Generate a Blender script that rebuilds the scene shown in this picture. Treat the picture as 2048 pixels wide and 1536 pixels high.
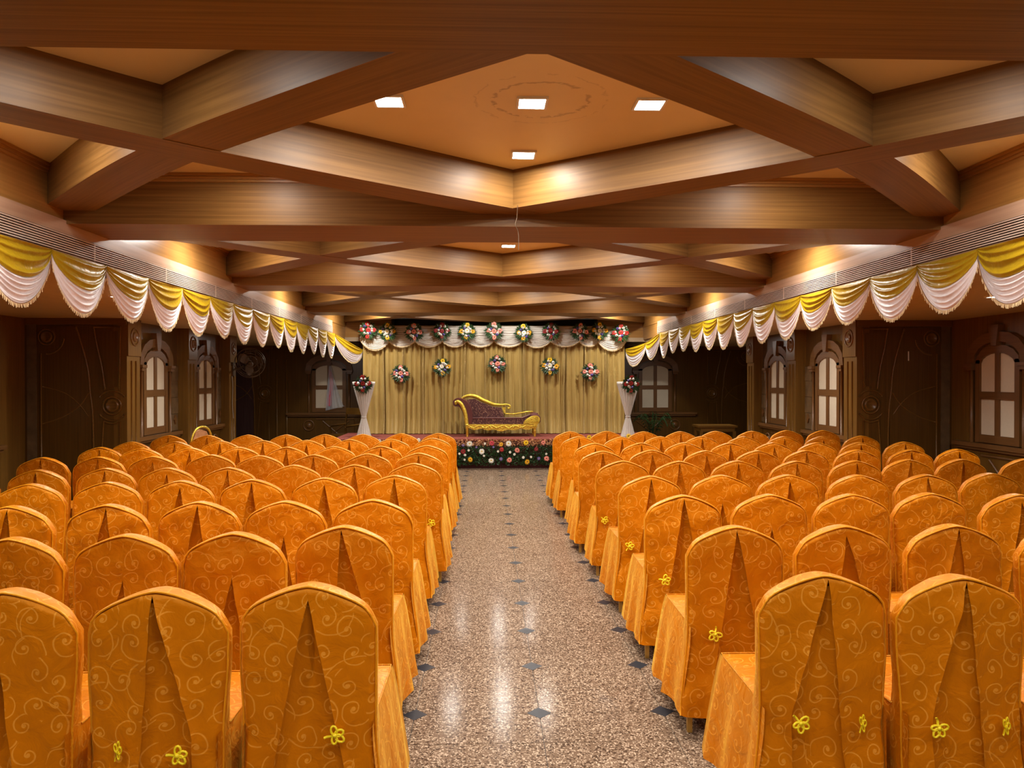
import bpy, math, random
from mathutils import Vector, Matrix
R = math.radians
rnd = random.Random(7)
sc = bpy.context.scene
for o in list(bpy.data.objects):
    bpy.data.objects.remove(o)
COL = sc.collection

# ------------------------------------------------------------------ camera, world, exposure
cam_d = bpy.data.cameras.new('camera')
cam_d.sensor_fit = 'HORIZONTAL'
cam_d.sensor_width = 36.0
cam_d.lens = 1520.0 / 2048.0 * 36.0
cam_d.clip_start = 0.02
cam = bpy.data.objects.new('camera', cam_d)
COL.objects.link(cam)
cam.location = (0, 0, 1.62)
cam.rotation_euler = (R(90 - 0.415), 0, R(-1.92))
sc.camera = cam

world = bpy.data.worlds.new('world')
sc.world = world
world.use_nodes = True
world.node_tree.nodes['Background'].inputs[0].default_value = (1.0, 0.86, 0.7, 1)
world.node_tree.nodes['Background'].inputs[1].default_value = 0.02

sc.view_settings.view_transform = 'Standard'
sc.view_settings.look = 'None'
sc.view_settings.gamma = 1.0
sc.view_settings.use_curve_mapping = False
sc.view_settings.exposure = 0.72
try:
    sc.cycles.use_denoising = True
    sc.cycles.use_adaptive_sampling = True
    sc.cycles.adaptive_threshold = 0.02
    sc.cycles.max_bounces = 6
    sc.cycles.diffuse_bounces = 4
    sc.cycles.glossy_bounces = 3
    sc.cycles.sample_clamp_indirect = 6.0
    sc.cycles.caustics_reflective = False
    sc.cycles.caustics_refractive = False
except Exception:
    pass

LAMP_W = 13.5          # hall downlights
CELL_W = 5.5          # downlights in the triangular coffers
SIDE_W = 15.0          # downlights along the fascias
SOFFIT_W = 14.0         # spots in the low side soffits
LAMP_COL = (1.0, 0.95, 0.87)

# ------------------------------------------------------------------ plan of the hall (metres; y runs to the stage)
XL, XR, XC = -2.82, 3.17, 0.175          # fascias and hall centre line
ZB, ZD, ZC = 2.66, 2.745, 3.0            # cross beam underside, diagonal beam underside, ceiling
ZS = 2.36                                # side soffit
BEAMS = [(-1.56, -0.95), (1.84, 2.44), (5.21, 5.82), (8.59, 9.15), (12.02, 12.62)]
YHEAD = 15.45                            # header over the stage
YFAR = 17.3                              # far wall of the side aisles
YBACK = -3.6
YDOOR = 9.5                              # frontal wall with the carved doors
PIL_R, PIL_L = 4.70, -4.42               # hall faces of the pilasters
WALL_R, WALL_L = 4.86, -4.58             # walls with the narrow windows
OUT_R, OUT_L = 5.93, -5.65               # outer walls near the camera
YSIDE_END = 13.56
STAGE_Z = 0.525
STAGE_Y0 = 13.72

# ------------------------------------------------------------------ helpers
def link(o, parent=None):
    COL.objects.link(o)
    if parent is not None:
        o.parent = parent
    return o

def tag(o, label=None, cat=None, group=None, kind=None):
    if label: o['label'] = label
    if cat: o['category'] = cat
    if group: o['group'] = group
    if kind: o['kind'] = kind
    return o

def empty(name, loc=(0, 0, 0), rz=0.0, parent=None):
    o = bpy.data.objects.new(name, None)
    o.empty_display_size = 0.1
    link(o, parent)
    o.location = loc
    o.rotation_euler = (0, 0, rz)
    return o

class MB:
    def __init__(s):
        s.v = []; s.f = []; s.uv = []
    def face(s, idx, uv=None):
        s.f.append(tuple(idx)); s.uv.append(uv)
    def box(s, a, b):
        x0, y0, z0 = a; x1, y1, z1 = b
        if x0 > x1: x0, x1 = x1, x0
        if y0 > y1: y0, y1 = y1, y0
        if z0 > z1: z0, z1 = z1, z0
        n = len(s.v)
        s.v += [(x0, y0, z0), (x1, y0, z0), (x1, y1, z0), (x0, y1, z0), (x0, y0, z1), (x1, y0, z1), (x1, y1, z1), (x0, y1, z1)]
        for q in ((0, 3, 2, 1), (4, 5, 6, 7), (0, 1, 5, 4), (1, 2, 6, 5), (2, 3, 7, 6), (3, 0, 4, 7)):
            s.face([n + i for i in q])
        return s
    def grid(s, P, UV=None, closeu=False):
        n = len(s.v); ny = len(P); nx = len(P[0])
        for row in P: s.v += [tuple(p) for p in row]
        for j in range(ny - 1):
            for i in range(nx - (0 if closeu else 1)):
                k = (i + 1) % nx
                q = (n + j * nx + i, n + j * nx + k, n + (j + 1) * nx + k, n + (j + 1) * nx + i)
                s.face(q, None if UV is None else (UV[j][i], UV[j][i + 1], UV[j + 1][i + 1], UV[j + 1][i]))
        return s
    def tube(s, path, r, n=8, closed=False, caps=True, sx=1.0):
        path = [Vector(p) for p in path]; m = len(path)
        if m < 2: return s
        rad = r if isinstance(r, (list, tuple)) else [r] * m
        rows = []; ref = None
        for i in range(m):
            a = path[(i - 1) % m] if (closed or i > 0) else path[i]
            b = path[(i + 1) % m] if (closed or i < m - 1) else path[i]
            t = (b - a)
            t = t.normalized() if t.length > 1e-9 else Vector((0, 0, 1))
            if ref is None:
                ref = Vector((0, 0, 1)) if abs(t.z) < .9 else Vector((0, 1, 0))
            u = t.cross(ref)
            if u.length < 1e-6: u = t.cross(Vector((1, 0, 0)))
            u.normalize(); w = u.cross(t).normalized(); ref = w
            rows.append([path[i] + (u * math.cos(2 * math.pi * k / n) * sx + w * math.sin(2 * math.pi * k / n)) * rad[i] for k in range(n)])
        if closed: rows.append(rows[0])
        base = len(s.v)
        s.grid(rows, closeu=True)
        if caps and not closed:
            s.face([base + k for k in range(n)]); s.face([base + (m - 1) * n + k for k in reversed(range(n))])
        return s
    def lathe(s, prof, c=(0, 0, 0), n=20, axis='z'):
        rows = []
        for r, h in prof:
            row = []
            for k in range(n):
                a = 2 * math.pi * k / n
                p = (r * math.cos(a), r * math.sin(a), h)
                if axis == 'y': p = (p[0], p[2], p[1])
                if axis == 'x': p = (p[2], p[0], p[1])
                row.append((p[0] + c[0], p[1] + c[1], p[2] + c[2]))
            rows.append(row)
        return s.grid(rows, closeu=True)
    def prism(s, pts, y0, y1):
        """outline in x,z extruded from y0 to y1"""
        n = len(s.v); m = len(pts)
        s.v += [(p[0], y0, p[1]) for p in pts] + [(p[0], y1, p[1]) for p in pts]
        s.face([n + i for i in range(m)]); s.face([n + m + i for i in reversed(range(m))])
        for i in range(m):
            j = (i + 1) % m
            s.face((n + i, n + m + i, n + m + j, n + j))
        return s
    def mesh(s, name, grain='x'):
        me = bpy.data.meshes.new(name)
        me.from_pydata([tuple(v) for v in s.v], [], s.f)
        uvl = me.uv_layers.new(name='UVMap')
        g = {'x': 0, 'y': 1, 'z': 2}[grain]
        data = [0.0] * (2 * len(me.loops))
        for p, uv in zip(me.polygons, s.uv):
            if uv is not None:
                for li, c in zip(p.loop_indices, uv):
                    data[2 * li] = c[0]; data[2 * li + 1] = c[1]
            else:
                nrm = p.normal; ax = max(range(3), key=lambda i: abs(nrm[i]))
                if ax == g:
                    a, b = [i for i in range(3) if i != g]
                else:
                    a = g; b = [i for i in range(3) if i not in (g, ax)][0]
                for li in p.loop_indices:
                    co = me.vertices[me.loops[li].vertex_index].co
                    data[2 * li] = co[a]; data[2 * li + 1] = co[b] + 0.37 * co[ax]
        uvl.data.foreach_set('uv', data)
        return me
    def build(s, name, mat, parent=None, smooth=False, grain='x', loc=None, rz=None):
        me = s.mesh(name, grain)
        me.materials.append(mat)
        if smooth:
            me.polygons.foreach_set('use_smooth', [True] * len(me.polygons))
        me.update()
        o = bpy.data.objects.new(name, me)
        link(o, parent)
        if loc is not None: o.location = loc
        if rz is not None: o.rotation_euler = (0, 0, rz)
        return o

def obj_from(me, name, parent=None, loc=None, rot=None, scale=None):
    o = bpy.data.objects.new(name, me)
    link(o, parent)
    if loc is not None: o.location = loc
    if rot is not None: o.rotation_euler = rot
    if scale is not None: o.scale = scale
    return o

def arc(cx, cz, r, a0, a1, n=16, y=0.0):
    return [(cx + r * math.cos(R(a0 + (a1 - a0) * i / n)), y, cz + r * math.sin(R(a0 + (a1 - a0) * i / n))) for i in range(n + 1)]

def spline(pts, n=6):
    """Catmull-Rom through points"""
    P = [Vector(p) for p in pts]; out = []
    for i in range(len(P) - 1):
        p0 = P[max(i - 1, 0)]; p1 = P[i]; p2 = P[i + 1]; p3 = P[min(i + 2, len(P) - 1)]
        for k in range(n):
            t = k / n
            out.append(0.5 * ((2 * p1) + (p2 - p0) * t + (2 * p0 - 5 * p1 + 4 * p2 - p3) * t * t + (3 * p1 - p0 - 3 * p2 + p3) * t ** 3))
    out.append(P[-1])
    return out

# ------------------------------------------------------------------ materials
def nt(name):
    m = bpy.data.materials.new(name); m.use_nodes = True
    t = m.node_tree; b = t.nodes['Principled BSDF']
    return m, t, b

def N(t, typ, **kw):
    n = t.nodes.new(typ)
    for k, v in kw.items(): setattr(n, k, v)
    return n

def math_n(t, op, a, b=None, c=None, clamp=False):
    n = t.nodes.new('ShaderNodeMath'); n.operation = op; n.use_clamp = clamp
    for i, x in enumerate((a, b, c)):
        if x is None: continue
        if isinstance(x, (int, float)): n.inputs[i].default_value = x
        else: t.links.new(x, n.inputs[i])
    return n.outputs[0]

def mixc(t, fac, a, b):
    n = t.nodes.new('ShaderNodeMix'); n.data_type = 'RGBA'
    for i, x in ((0, fac), (6, a), (7, b)):
        if isinstance(x, (int, float)): n.inputs[i].default_value = x
        elif isinstance(x, (tuple, list)): n.inputs[i].default_value = (*x[:3], 1)
        else: t.links.new(x, n.inputs[i])
    return n.outputs[2]

def plain(name, col, rough=0.5, metal=0.0, spec=0.5, noise=0.0, nscale=20.0, bump=0.0, emit=None, es=0.0, trans=0.0):
    m, t, b = nt(name)
    b.inputs['Roughness'].default_value = rough
    b.inputs['Metallic'].default_value = metal
    b.inputs['Specular IOR Level'].default_value = spec
    if trans: b.inputs['Transmission Weight'].default_value = trans
    if noise or bump:
        tc = N(t, 'ShaderNodeTexCoord')
        nz = N(t, 'ShaderNodeTexNoise'); nz.inputs['Scale'].default_value = nscale; nz.inputs['Detail'].default_value = 4
        t.links.new(tc.outputs['Object'], nz.inputs['Vector'])
        if noise:
            t.links.new(mixc(t, nz.outputs['Fac'], [c * (1 - noise) for c in col], [min(1, c * (1 + noise)) for c in col]), b.inputs['Base Color'])
        else:
            b.inputs['Base Color'].default_value = (*col, 1)
        if bump:
            bp = N(t, 'ShaderNodeBump'); bp.inputs['Strength'].default_value = bump; bp.inputs['Distance'].default_value = 0.01
            t.links.new(nz.outputs['Fac'], bp.inputs['Height']); t.links.new(bp.outputs[0], b.inputs['Normal'])
    else:
        b.inputs['Base Color'].default_value = (*col, 1)
    if emit:
        b.inputs['Emission Color'].default_value = (*emit, 1); b.inputs['Emission Strength'].default_value = es
    return m

def wood(name, dark, light, rough=0.35, spec=0.45, fine=70.0, bump=0.06, patch=0.35):
    m, t, b = nt(name)
    uv = N(t, 'ShaderNodeUVMap')
    mp = N(t, 'ShaderNodeMapping'); mp.inputs['Scale'].default_value = (1.1, fine, 1)
    t.links.new(uv.outputs[0], mp.inputs['Vector'])
    n1 = N(t, 'ShaderNodeTexNoise'); n1.inputs['Scale'].default_value = 1.0; n1.inputs['Detail'].default_value = 5; n1.inputs['Distortion'].default_value = 0.5
    t.links.new(mp.outputs[0], n1.inputs['Vector'])
    mp2 = N(t, 'ShaderNodeMapping'); mp2.inputs['Scale'].default_value = (0.5, 3.2, 1)
    t.links.new(uv.outputs[0], mp2.inputs['Vector'])
    n2 = N(t, 'ShaderNodeTexNoise'); n2.inputs['Scale'].default_value = 1.0; n2.inputs['Detail'].default_value = 3
    t.links.new(mp2.outputs[0], n2.inputs['Vector'])
    cr = N(t, 'ShaderNodeMapRange'); cr.inputs[1].default_value = 0.3; cr.inputs[2].default_value = 0.72
    t.links.new(n1.outputs['Fac'], cr.inputs[0])
    f = math_n(t, 'ADD', math_n(t, 'MULTIPLY', cr.outputs[0], 1 - patch), math_n(t, 'MULTIPLY', n2.outputs['Fac'], patch))
    t.links.new(mixc(t, f, dark, light), b.inputs['Base Color'])
    b.inputs['Roughness'].default_value = rough
    b.inputs['Specular IOR Level'].default_value = spec
    bp = N(t, 'ShaderNodeBump'); bp.inputs['Strength'].default_value = bump; bp.inputs['Distance'].default_value = 0.004
    t.links.new(n1.outputs['Fac'], bp.inputs['Height']); t.links.new(bp.outputs[0], b.inputs['Normal'])
    return m

def scroll_layer(t, vec, scale, kk, width, bulb=True):
    """curling vine scrolls: one logarithmic spiral per Voronoi cell; returns a 0..1 line mask"""
    vo = N(t, 'ShaderNodeTexVoronoi'); vo.voronoi_dimensions = '2D'; vo.feature = 'F1'
    vo.inputs['Scale'].default_value = scale; vo.inputs['Randomness'].default_value = 0.55
    t.links.new(vec, vo.inputs['Vector'])
    sub = N(t, 'ShaderNodeVectorMath'); sub.operation = 'SUBTRACT'
    t.links.new(vec, sub.inputs[0]); t.links.new(vo.outputs['Position'], sub.inputs[1])
    sp = N(t, 'ShaderNodeSeparateXYZ'); t.links.new(sub.outputs[0], sp.inputs[0])
    rc = N(t, 'ShaderNodeSeparateColor'); t.links.new(vo.outputs['Color'], rc.inputs[0])
    r = math_n(t, 'MULTIPLY', math_n(t, 'SQRT', math_n(t, 'ADD', math_n(t, 'MULTIPLY', sp.outputs[0], sp.outputs[0]), math_n(t, 'MULTIPLY', sp.outputs[1], sp.outputs[1]))), scale)
    r = math_n(t, 'MAXIMUM', r, 0.001)
    th = math_n(t, 'DIVIDE', math_n(t, 'ARCTAN2', sp.outputs[1], sp.outputs[0]), 2 * math.pi)
    sgn = math_n(t, 'SUBTRACT', math_n(t, 'MULTIPLY', math_n(t, 'GREATER_THAN', rc.outputs[0], 0.5), 2), 1)
    tt = math_n(t, 'ADD', math_n(t, 'MULTIPLY', th, sgn), math_n(t, 'MULTIPLY', rc.outputs[1], 5))
    q = math_n(t, 'SUBTRACT', math_n(t, 'DIVIDE', math_n(t, 'LOGARITHM', r, math.e), kk), tt)
    d = math_n(t, 'ABSOLUTE', math_n(t, 'SUBTRACT', math_n(t, 'FRACT', math_n(t, 'ADD', q, 0.5)), 0.5))
    d = math_n(t, 'MULTIPLY', d, math_n(t, 'MULTIPLY', r, kk))
    mr = N(t, 'ShaderNodeMapRange'); mr.interpolation_type = 'SMOOTHSTEP'
    mr.inputs[1].default_value = width; mr.inputs[2].default_value = width * 0.45
    mr.inputs[3].default_value = 0; mr.inputs[4].default_value = 1
    t.links.new(d, mr.inputs[0])
    if not bulb:
        return math_n(t, 'MULTIPLY', mr.outputs[0], math_n(t, 'GREATER_THAN', r, 0.2))
    inner = math_n(t, 'GREATER_THAN', r, 0.06)
    blob = math_n(t, 'LESS_THAN', r, 0.06)
    return math_n(t, 'MAXIMUM', math_n(t, 'MULTIPLY', mr.outputs[0], inner), blob)

def satin(name, base, line, rough=0.42, scroll=True, sheen=0.3, vary=0.10, tint=None):
    m, t, b = nt(name)
    uv = N(t, 'ShaderNodeUVMap'); oi = N(t, 'ShaderNodeObjectInfo')
    off = N(t, 'ShaderNodeVectorMath'); off.operation = 'ADD'
    cmb = N(t, 'ShaderNodeCombineXYZ')
    t.links.new(math_n(t, 'MULTIPLY', oi.outputs['Random'], 9.7), cmb.inputs[0]); t.links.new(math_n(t, 'MULTIPLY', oi.outputs['Random'], 5.3), cmb.inputs[1])
    t.links.new(uv.outputs[0], off.inputs[0]); t.links.new(cmb.outputs[0], off.inputs[1])
    nz = N(t, 'ShaderNodeTexNoise'); nz.inputs['Scale'].default_value = 7.0; nz.inputs['Detail'].default_value = 3
    t.links.new(off.outputs[0], nz.inputs['Vector'])
    cvar = mixc(t, nz.outputs['Fac'], [c * (1 - vary) for c in base], [c * (1 + vary) for c in base])
    height = math_n(t, 'MULTIPLY', nz.outputs['Fac'], 1.0)
    if scroll:
        # gentle warp keeps the vines from looking like compass work
        wz = N(t, 'ShaderNodeTexNoise'); wz.inputs['Scale'].default_value = 9.0
        t.links.new(off.outputs[0], wz.inputs['Vector'])
        wsub = N(t, 'ShaderNodeVectorMath'); wsub.operation = 'SUBTRACT'; wsub.inputs[1].default_value = (.5, .5, .5)
        t.links.new(wz.outputs['Color'], wsub.inputs[0])
        wsc = N(t, 'ShaderNodeVectorMath'); wsc.operation = 'SCALE'; wsc.inputs['Scale'].default_value = 0.03
        t.links.new(wsub.outputs[0], wsc.inputs[0])
        wad = N(t, 'ShaderNodeVectorMath'); wad.operation = 'ADD'
        t.links.new(off.outputs[0], wad.inputs[0]); t.links.new(wsc.outputs[0], wad.inputs[1])
        flat = N(t, 'ShaderNodeVectorMath'); flat.operation = 'MULTIPLY'; flat.inputs[1].default_value = (1, 1, 0)
        t.links.new(wad.outputs[0], flat.inputs[0])
        a = math_n(t, 'MAXIMUM', scroll_layer(t, flat.outputs[0], 11.0, 1.5, 0.034), math_n(t, 'MULTIPLY', scroll_layer(t, flat.outputs[0], 5.2, 2.6, 0.017, False), 0.9))
        col = mixc(t, math_n(t, 'MULTIPLY', a, 0.8), cvar, line)
        t.links.new(col, b.inputs['Base Color'])
    else:
        t.links.new(cvar, b.inputs['Base Color'])
    b.inputs['Roughness'].default_value = rough
    b.inputs['Specular IOR Level'].default_value = 0.35
    if tint:
        b.inputs['Specular Tint'].default_value = (*tint, 1); b.inputs['Specular IOR Level'].default_value = 0.6
    b.inputs['Sheen Weight'].default_value = sheen
    b.inputs['Sheen Roughness'].default_value = 0.3 if tint else 0.4
    b.inputs['Sheen Tint'].default_value = (1.0, 0.66, 0.08, 1) if tint else (*[min(1, c * 1.3 + .05) for c in line], 1)
    wr = N(t, 'ShaderNodeTexNoise'); wr.inputs['Scale'].default_value = 11.0; wr.inputs['Detail'].default_value = 4; wr.inputs['Distortion'].default_value = 1.2
    t.links.new(off.outputs[0], wr.inputs['Vector'])
    bp = N(t, 'ShaderNodeBump'); bp.inputs['Strength'].default_value = 0.6; bp.inputs['Distance'].default_value = 0.014
    t.links.new(wr.outputs['Fac'], bp.inputs['Height']); t.links.new(bp.outputs[0], b.inputs['Normal'])
    return m

def granite(name):
    m, t, b = nt(name)
    tc = N(t, 'ShaderNodeTexCoord'); geo = N(t, 'ShaderNodeNewGeometry')
    v1 = N(t, 'ShaderNodeTexVoronoi'); v1.inputs['Scale'].default_value = 170; v1.inputs['Randomness'].default_value = 1
    v2 = N(t, 'ShaderNodeTexVoronoi'); v2.inputs['Scale'].default_value = 120
    nz = N(t, 'ShaderNodeTexNoise'); nz.inputs['Scale'].default_value = 2.2; nz.inputs['Detail'].default_value = 3
    for n in (v1, v2, nz): t.links.new(geo.outputs['Position'], n.inputs['Vector'])
    s1 = N(t, 'ShaderNodeSeparateColor'); t.links.new(v1.outputs['Color'], s1.inputs[0])
    s2 = N(t, 'ShaderNodeSeparateColor'); t.links.new(v2.outputs['Color'], s2.inputs[0])
    base = mixc(t, nz.outputs['Fac'], (0.18, 0.122, 0.080), (0.24, 0.163, 0.108))
    c = mixc(t, s1.outputs[0], base, (0.14, 0.088, 0.055))
    c = mixc(t, math_n(t, 'GREATER_THAN', s1.outputs[1], 0.80), c, (0.46, 0.35, 0.25))
    c = mixc(t, math_n(t, 'GREATER_THAN', s2.outputs[2], 0.84), c, (0.07, 0.042, 0.026))
    t.links.new(c, b.inputs['Base Color'])
    b.inputs['Roughness'].default_value = 0.15
    b.inputs['Specular IOR Level'].default_value = 0.02
    return m

M = {}
M['beam'] = wood('beam veneer', (0.12, 0.050, 0.009), (0.30, 0.145, 0.036), rough=0.45, spec=0.3)
M['beam2'] = wood('diagonal beam veneer', (0.115, 0.050, 0.010), (0.26, 0.13, 0.036), rough=0.45, spec=0.3, fine=45)
M['fascia'] = wood('fascia veneer', (0.42, 0.27, 0.18), (0.58, 0.39, 0.27), rough=0.38, spec=0.4, fine=35)
M['gold_veneer'] = wood('golden side veneer', (0.28, 0.13, 0.03), (0.48, 0.25, 0.07), rough=0.3, spec=0.5, fine=40)
M['soffit'] = wood('soffit boards', (0.54, 0.40, 0.21), (0.68, 0.52, 0.30), rough=0.45, fine=25)
M['wall'] = wood('dark carved teak', (0.070, 0.030, 0.004), (0.14, 0.064, 0.010), rough=0.30, spec=0.4, fine=55)
M['wall_lt'] = wood('teak pilaster', (0.11, 0.050, 0.008), (0.21, 0.10, 0.018), rough=0.30, spec=0.4, fine=55)
M['stone'] = plain('rough stone-effect strip', (0.13, 0.075, 0.03), 0.55, noise=0.6, nscale=9, bump=0.8)
M['frame'] = wood('window frame teak', (0.12, 0.05, 0.013), (0.20, 0.09, 0.026), rough=0.34, fine=60)
M['cream'] = plain('cream cloth pane', (0.66, 0.58, 0.44), 0.8, noise=0.05, nscale=40)
M['grille_back'] = plain('dark grille slot', (0.02, 0.012, 0.008), 0.8)
M['slat'] = plain('pale grille slat', (0.68, 0.55, 0.46), 0.45)
M['blue_sheen'] = wood('dark door with painted purple sheen', (0.050, 0.026, 0.026), (0.09, 0.048, 0.046), rough=0.25, fine=50)  # purple sheen of reflected bluish light put into the leaf colour
M['black'] = plain('black recess', (0.006, 0.005, 0.005), 0.7)
M['cornice'] = plain('beige cornice', (0.45, 0.33, 0.20), 0.5)
M['granite'] = granite('speckled brown granite')
M['inlay'] = plain('dark slate inlay', (0.030, 0.031, 0.036), 0.3, spec=0.08, noise=0.15, nscale=60)
M['grout'] = plain('dark joint', (0.05, 0.035, 0.025), 0.7)
M['orange'] = satin('orange scroll satin', (0.54, 0.150, 0.001), (0.72, 0.285, 0.03), rough=0.44, sheen=0.55, tint=(1.0, 0.72, 0.16))
M['orange_plain'] = satin('orange satin piping', (0.68, 0.25, 0.008), (0.9, 0.5, 0.1), rough=0.36, scroll=False, sheen=0, tint=(1.0, 0.75, 0.25))
M['cord'] = plain('yellow cord', (0.92, 0.70, 0.01), 0.5)
M['gold_leg'] = plain('brass chair leg', (0.62, 0.40, 0.10), 0.35, metal=0.6)
M['swag_gold'] = satin('mustard satin', (0.37, 0.232, 0.006), (0.75, 0.5, 0.05), rough=0.36, scroll=False, sheen=0.2)
M['swag_white'] = satin('white satin', (0.76, 0.70, 0.71), (0.9, 0.85, 0.85), rough=0.38, scroll=False, sheen=0.2, vary=0.04)
M['fringe'] = plain('cream fringe', (0.72, 0.55, 0.30), 0.7)
M['stage_white'] = satin('ivory drape', (0.62, 0.58, 0.52), (0.9, 0.88, 0.82), rough=0.45, scroll=False, vary=0.03)
M['curtain'] = satin('gold curtain', (0.40, 0.275, 0.085), (0.6, 0.45, 0.18), rough=0.38, scroll=False, sheen=0.25, vary=0.12)
M['sequin'] = plain('sequinned gold strip', (0.36, 0.25, 0.085), 0.28, metal=0.35, noise=0.7, nscale=130, bump=0.6)
M['carpet'] = plain('red carpet', (0.20, 0.036, 0.024), 0.9, noise=0.25, nscale=60)
M['carpet_dk'] = plain('maroon carpet base', (0.07, 0.012, 0.012), 0.9, noise=0.25, nscale=60)
M['gold'] = plain('gold leaf carving', (0.80, 0.56, 0.07), 0.28, metal=0.7, noise=0.35, nscale=38, bump=0.9)
M['leaf'] = plain('green leaf', (0.020, 0.060, 0.014), 0.5, noise=0.5, nscale=12)
M['leaf_lt'] = plain('light green leaf', (0.05, 0.12, 0.025), 0.5, noise=0.4, nscale=12)
M['peach'] = plain('peach gold fringe', (0.50, 0.24, 0.10), 0.7, noise=0.4, nscale=25)
M['p_red'] = plain('red petal', (0.45, 0.012, 0.012), 0.5)
M['p_crimson'] = plain('crimson petal', (0.26, 0.006, 0.014), 0.5)
M['p_pink'] = plain('pink petal', (0.80, 0.26, 0.20), 0.5)
M['p_magenta'] = plain('magenta petal', (0.62, 0.05, 0.09), 0.5)
M['p_yellow'] = plain('yellow petal', (0.85, 0.55, 0.01), 0.5)
M['p_amber'] = plain('amber petal', (0.78, 0.40, 0.01), 0.5)
M['p_white'] = plain('white petal', (0.82, 0.80, 0.72), 0.5)
M['p_violet'] = plain('violet petal', (0.14, 0.10, 0.36), 0.5)
M['c_dark'] = plain('flower eye', (0.16, 0.06, 0.01), 0.7)
M['c_yel'] = plain('yellow flower eye', (0.65, 0.42, 0.03), 0.7)
M['led'] = plain('lit white diffuser', (0.9, 0.9, 0.9), 0.4, emit=(1.0, 0.97, 0.93), es=22.0)
M['white_plastic'] = plain('white plastic rim', (0.75, 0.72, 0.68), 0.4)
M['metal_dark'] = plain('dark bronze metal', (0.11, 0.07, 0.04), 0.4, metal=0.5)
M['wire'] = plain('brown wire', (0.10, 0.06, 0.03), 0.6)
M['grey_wire'] = plain('grey cable', (0.30, 0.28, 0.26), 0.5)

def ceiling_mat():
    m, t, b = nt('painted tan ceiling')
    geo = N(t, 'ShaderNodeNewGeometry')
    nz = N(t, 'ShaderNodeTexNoise'); nz.inputs['Scale'].default_value = 2.5; nz.inputs['Detail'].default_value = 4
    t.links.new(geo.outputs['Position'], nz.inputs['Vector'])
    c = mixc(t, nz.outputs['Fac'], (0.68, 0.52, 0.25), (0.77, 0.60, 0.31))
    # water-stain ring round the old chandelier hook
    sub = N(t, 'ShaderNodeVectorMath'); sub.operation = 'SUBTRACT'; sub.inputs[1].default_value = (0.27, 3.78, 3.0)
    t.links.new(geo.outputs['Position'], sub.inputs[0])
    ln = N(t, 'ShaderNodeVectorMath'); ln.operation = 'LENGTH'; t.links.new(sub.outputs[0], ln.inputs[0])
    nz2 = N(t, 'ShaderNodeTexNoise'); nz2.inputs['Scale'].default_value = 14; nz2.inputs['Detail'].default_value = 5
    t.links.new(geo.outputs['Position'], nz2.inputs['Vector'])
    rr = math_n(t, 'ADD', ln.outputs['Value'], math_n(t, 'MULTIPLY', math_n(t, 'SUBTRACT', nz2.outputs['Fac'], 0.5), 0.10))
    ring = None
    for r0, w, k in ((0.24, 0.018, 0.55), (0.33, 0.010, 0.25)):
        mr = N(t, 'ShaderNodeMapRange'); mr.interpolation_type = 'SMOOTHSTEP'
        mr.inputs[1].default_value = w; mr.inputs[2].default_value = 0.0; mr.inputs[3].default_value = 0; mr.inputs[4].default_value = k
        t.links.new(math_n(t, 'ABSOLUTE', math_n(t, 'SUBTRACT', rr, r0)), mr.inputs[0])
        ring = mr.outputs[0] if ring is None else math_n(t, 'MAXIMUM', ring, mr.outputs[0])
    brk = math_n(t, 'MULTIPLY', ring, math_n(t, 'GREATER_THAN', nz2.outputs['Fac'], 0.46))
    t.links.new(mixc(t, brk, c, (0.26, 0.13, 0.045)), b.inputs['Base Color'])
    b.inputs['Roughness'].default_value = 0.42
    return m
M['ceiling'] = ceiling_mat()

def brocade():
    m, t, b = nt('maroon brocade')
    tc = N(t, 'ShaderNodeTexCoord')
    vo = N(t, 'ShaderNodeTexVoronoi'); vo.inputs['Scale'].default_value = 68
    t.links.new(tc.outputs['Object'], vo.inputs['Vector'])
    s = N(t, 'ShaderNodeSeparateColor'); t.links.new(vo.outputs['Color'], s.inputs[0])
    msk = math_n(t, 'MULTIPLY', math_n(t, 'GREATER_THAN', s.outputs[0], 0.62), math_n(t, 'LESS_THAN', vo.outputs['Distance'], 0.42))
    t.links.new(mixc(t, msk, (0.060, 0.008, 0.007), (0.40, 0.20, 0.12)), b.inputs['Base Color'])
    b.inputs['Roughness'].default_value = 0.5
    b.inputs['Sheen Weight'].default_value = 0.2
    return m
M['brocade'] = brocade()
M['maroon'] = plain('maroon velvet edge', (0.10, 0.014, 0.011), 0.55)
def plastic_film():
    m, t, b = nt('clear plastic film')
    b.inputs['Base Color'].default_value = (0.75, 0.78, 0.85, 1)
    b.inputs['Roughness'].default_value = 0.25
    b.inputs['Alpha'].default_value = 0.42
    return m
M['film'] = plastic_film()

# ================================================================== STRUCTURE
def struct(o, label=None):
    o['kind'] = 'structure'
    if label: o['label'] = label
    return o

# ---- floor: granite slabs 0.6 x 0.3 with slate diamonds every 0.6
TX0, TY0 = 0.255, 3.662
floor = struct(MB().box((-6.3, YBACK - .1, -0.06), (6.6, YFAR + .1, -0.004)).build('floor', M['grout']), 'polished speckled brown granite floor with small dark diamond inlays')
J = 0.0016
tile_me = MB().box((-0.3 + J, -0.15 + J, -0.005), (0.3 - J, 0.15 - J, 0)).mesh('tile')
tile_me.materials.append(M['granite'])
cells = []
for k in range(-2, 2):
    for j in range(-5, 34):
        cells.append((k, j))
        obj_from(tile_me, 'tile', floor, (TX0 + .6 * k + .3, TY0 + .3 * j + .15, 0))
cells = set(cells)
mb = MB()
for k in range(-11, 11):
    for j in range(-25, 46):
        if (k, j) in cells: continue
        x = TX0 + .6 * k; y = TY0 + .3 * j
        mb.box((x + J, y + J, -0.005), (x + .6 - J, y + .3 - J, 0))
tag(mb.build('tile_field', M['granite'], floor), kind='stuff')
dia = MB()
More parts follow.
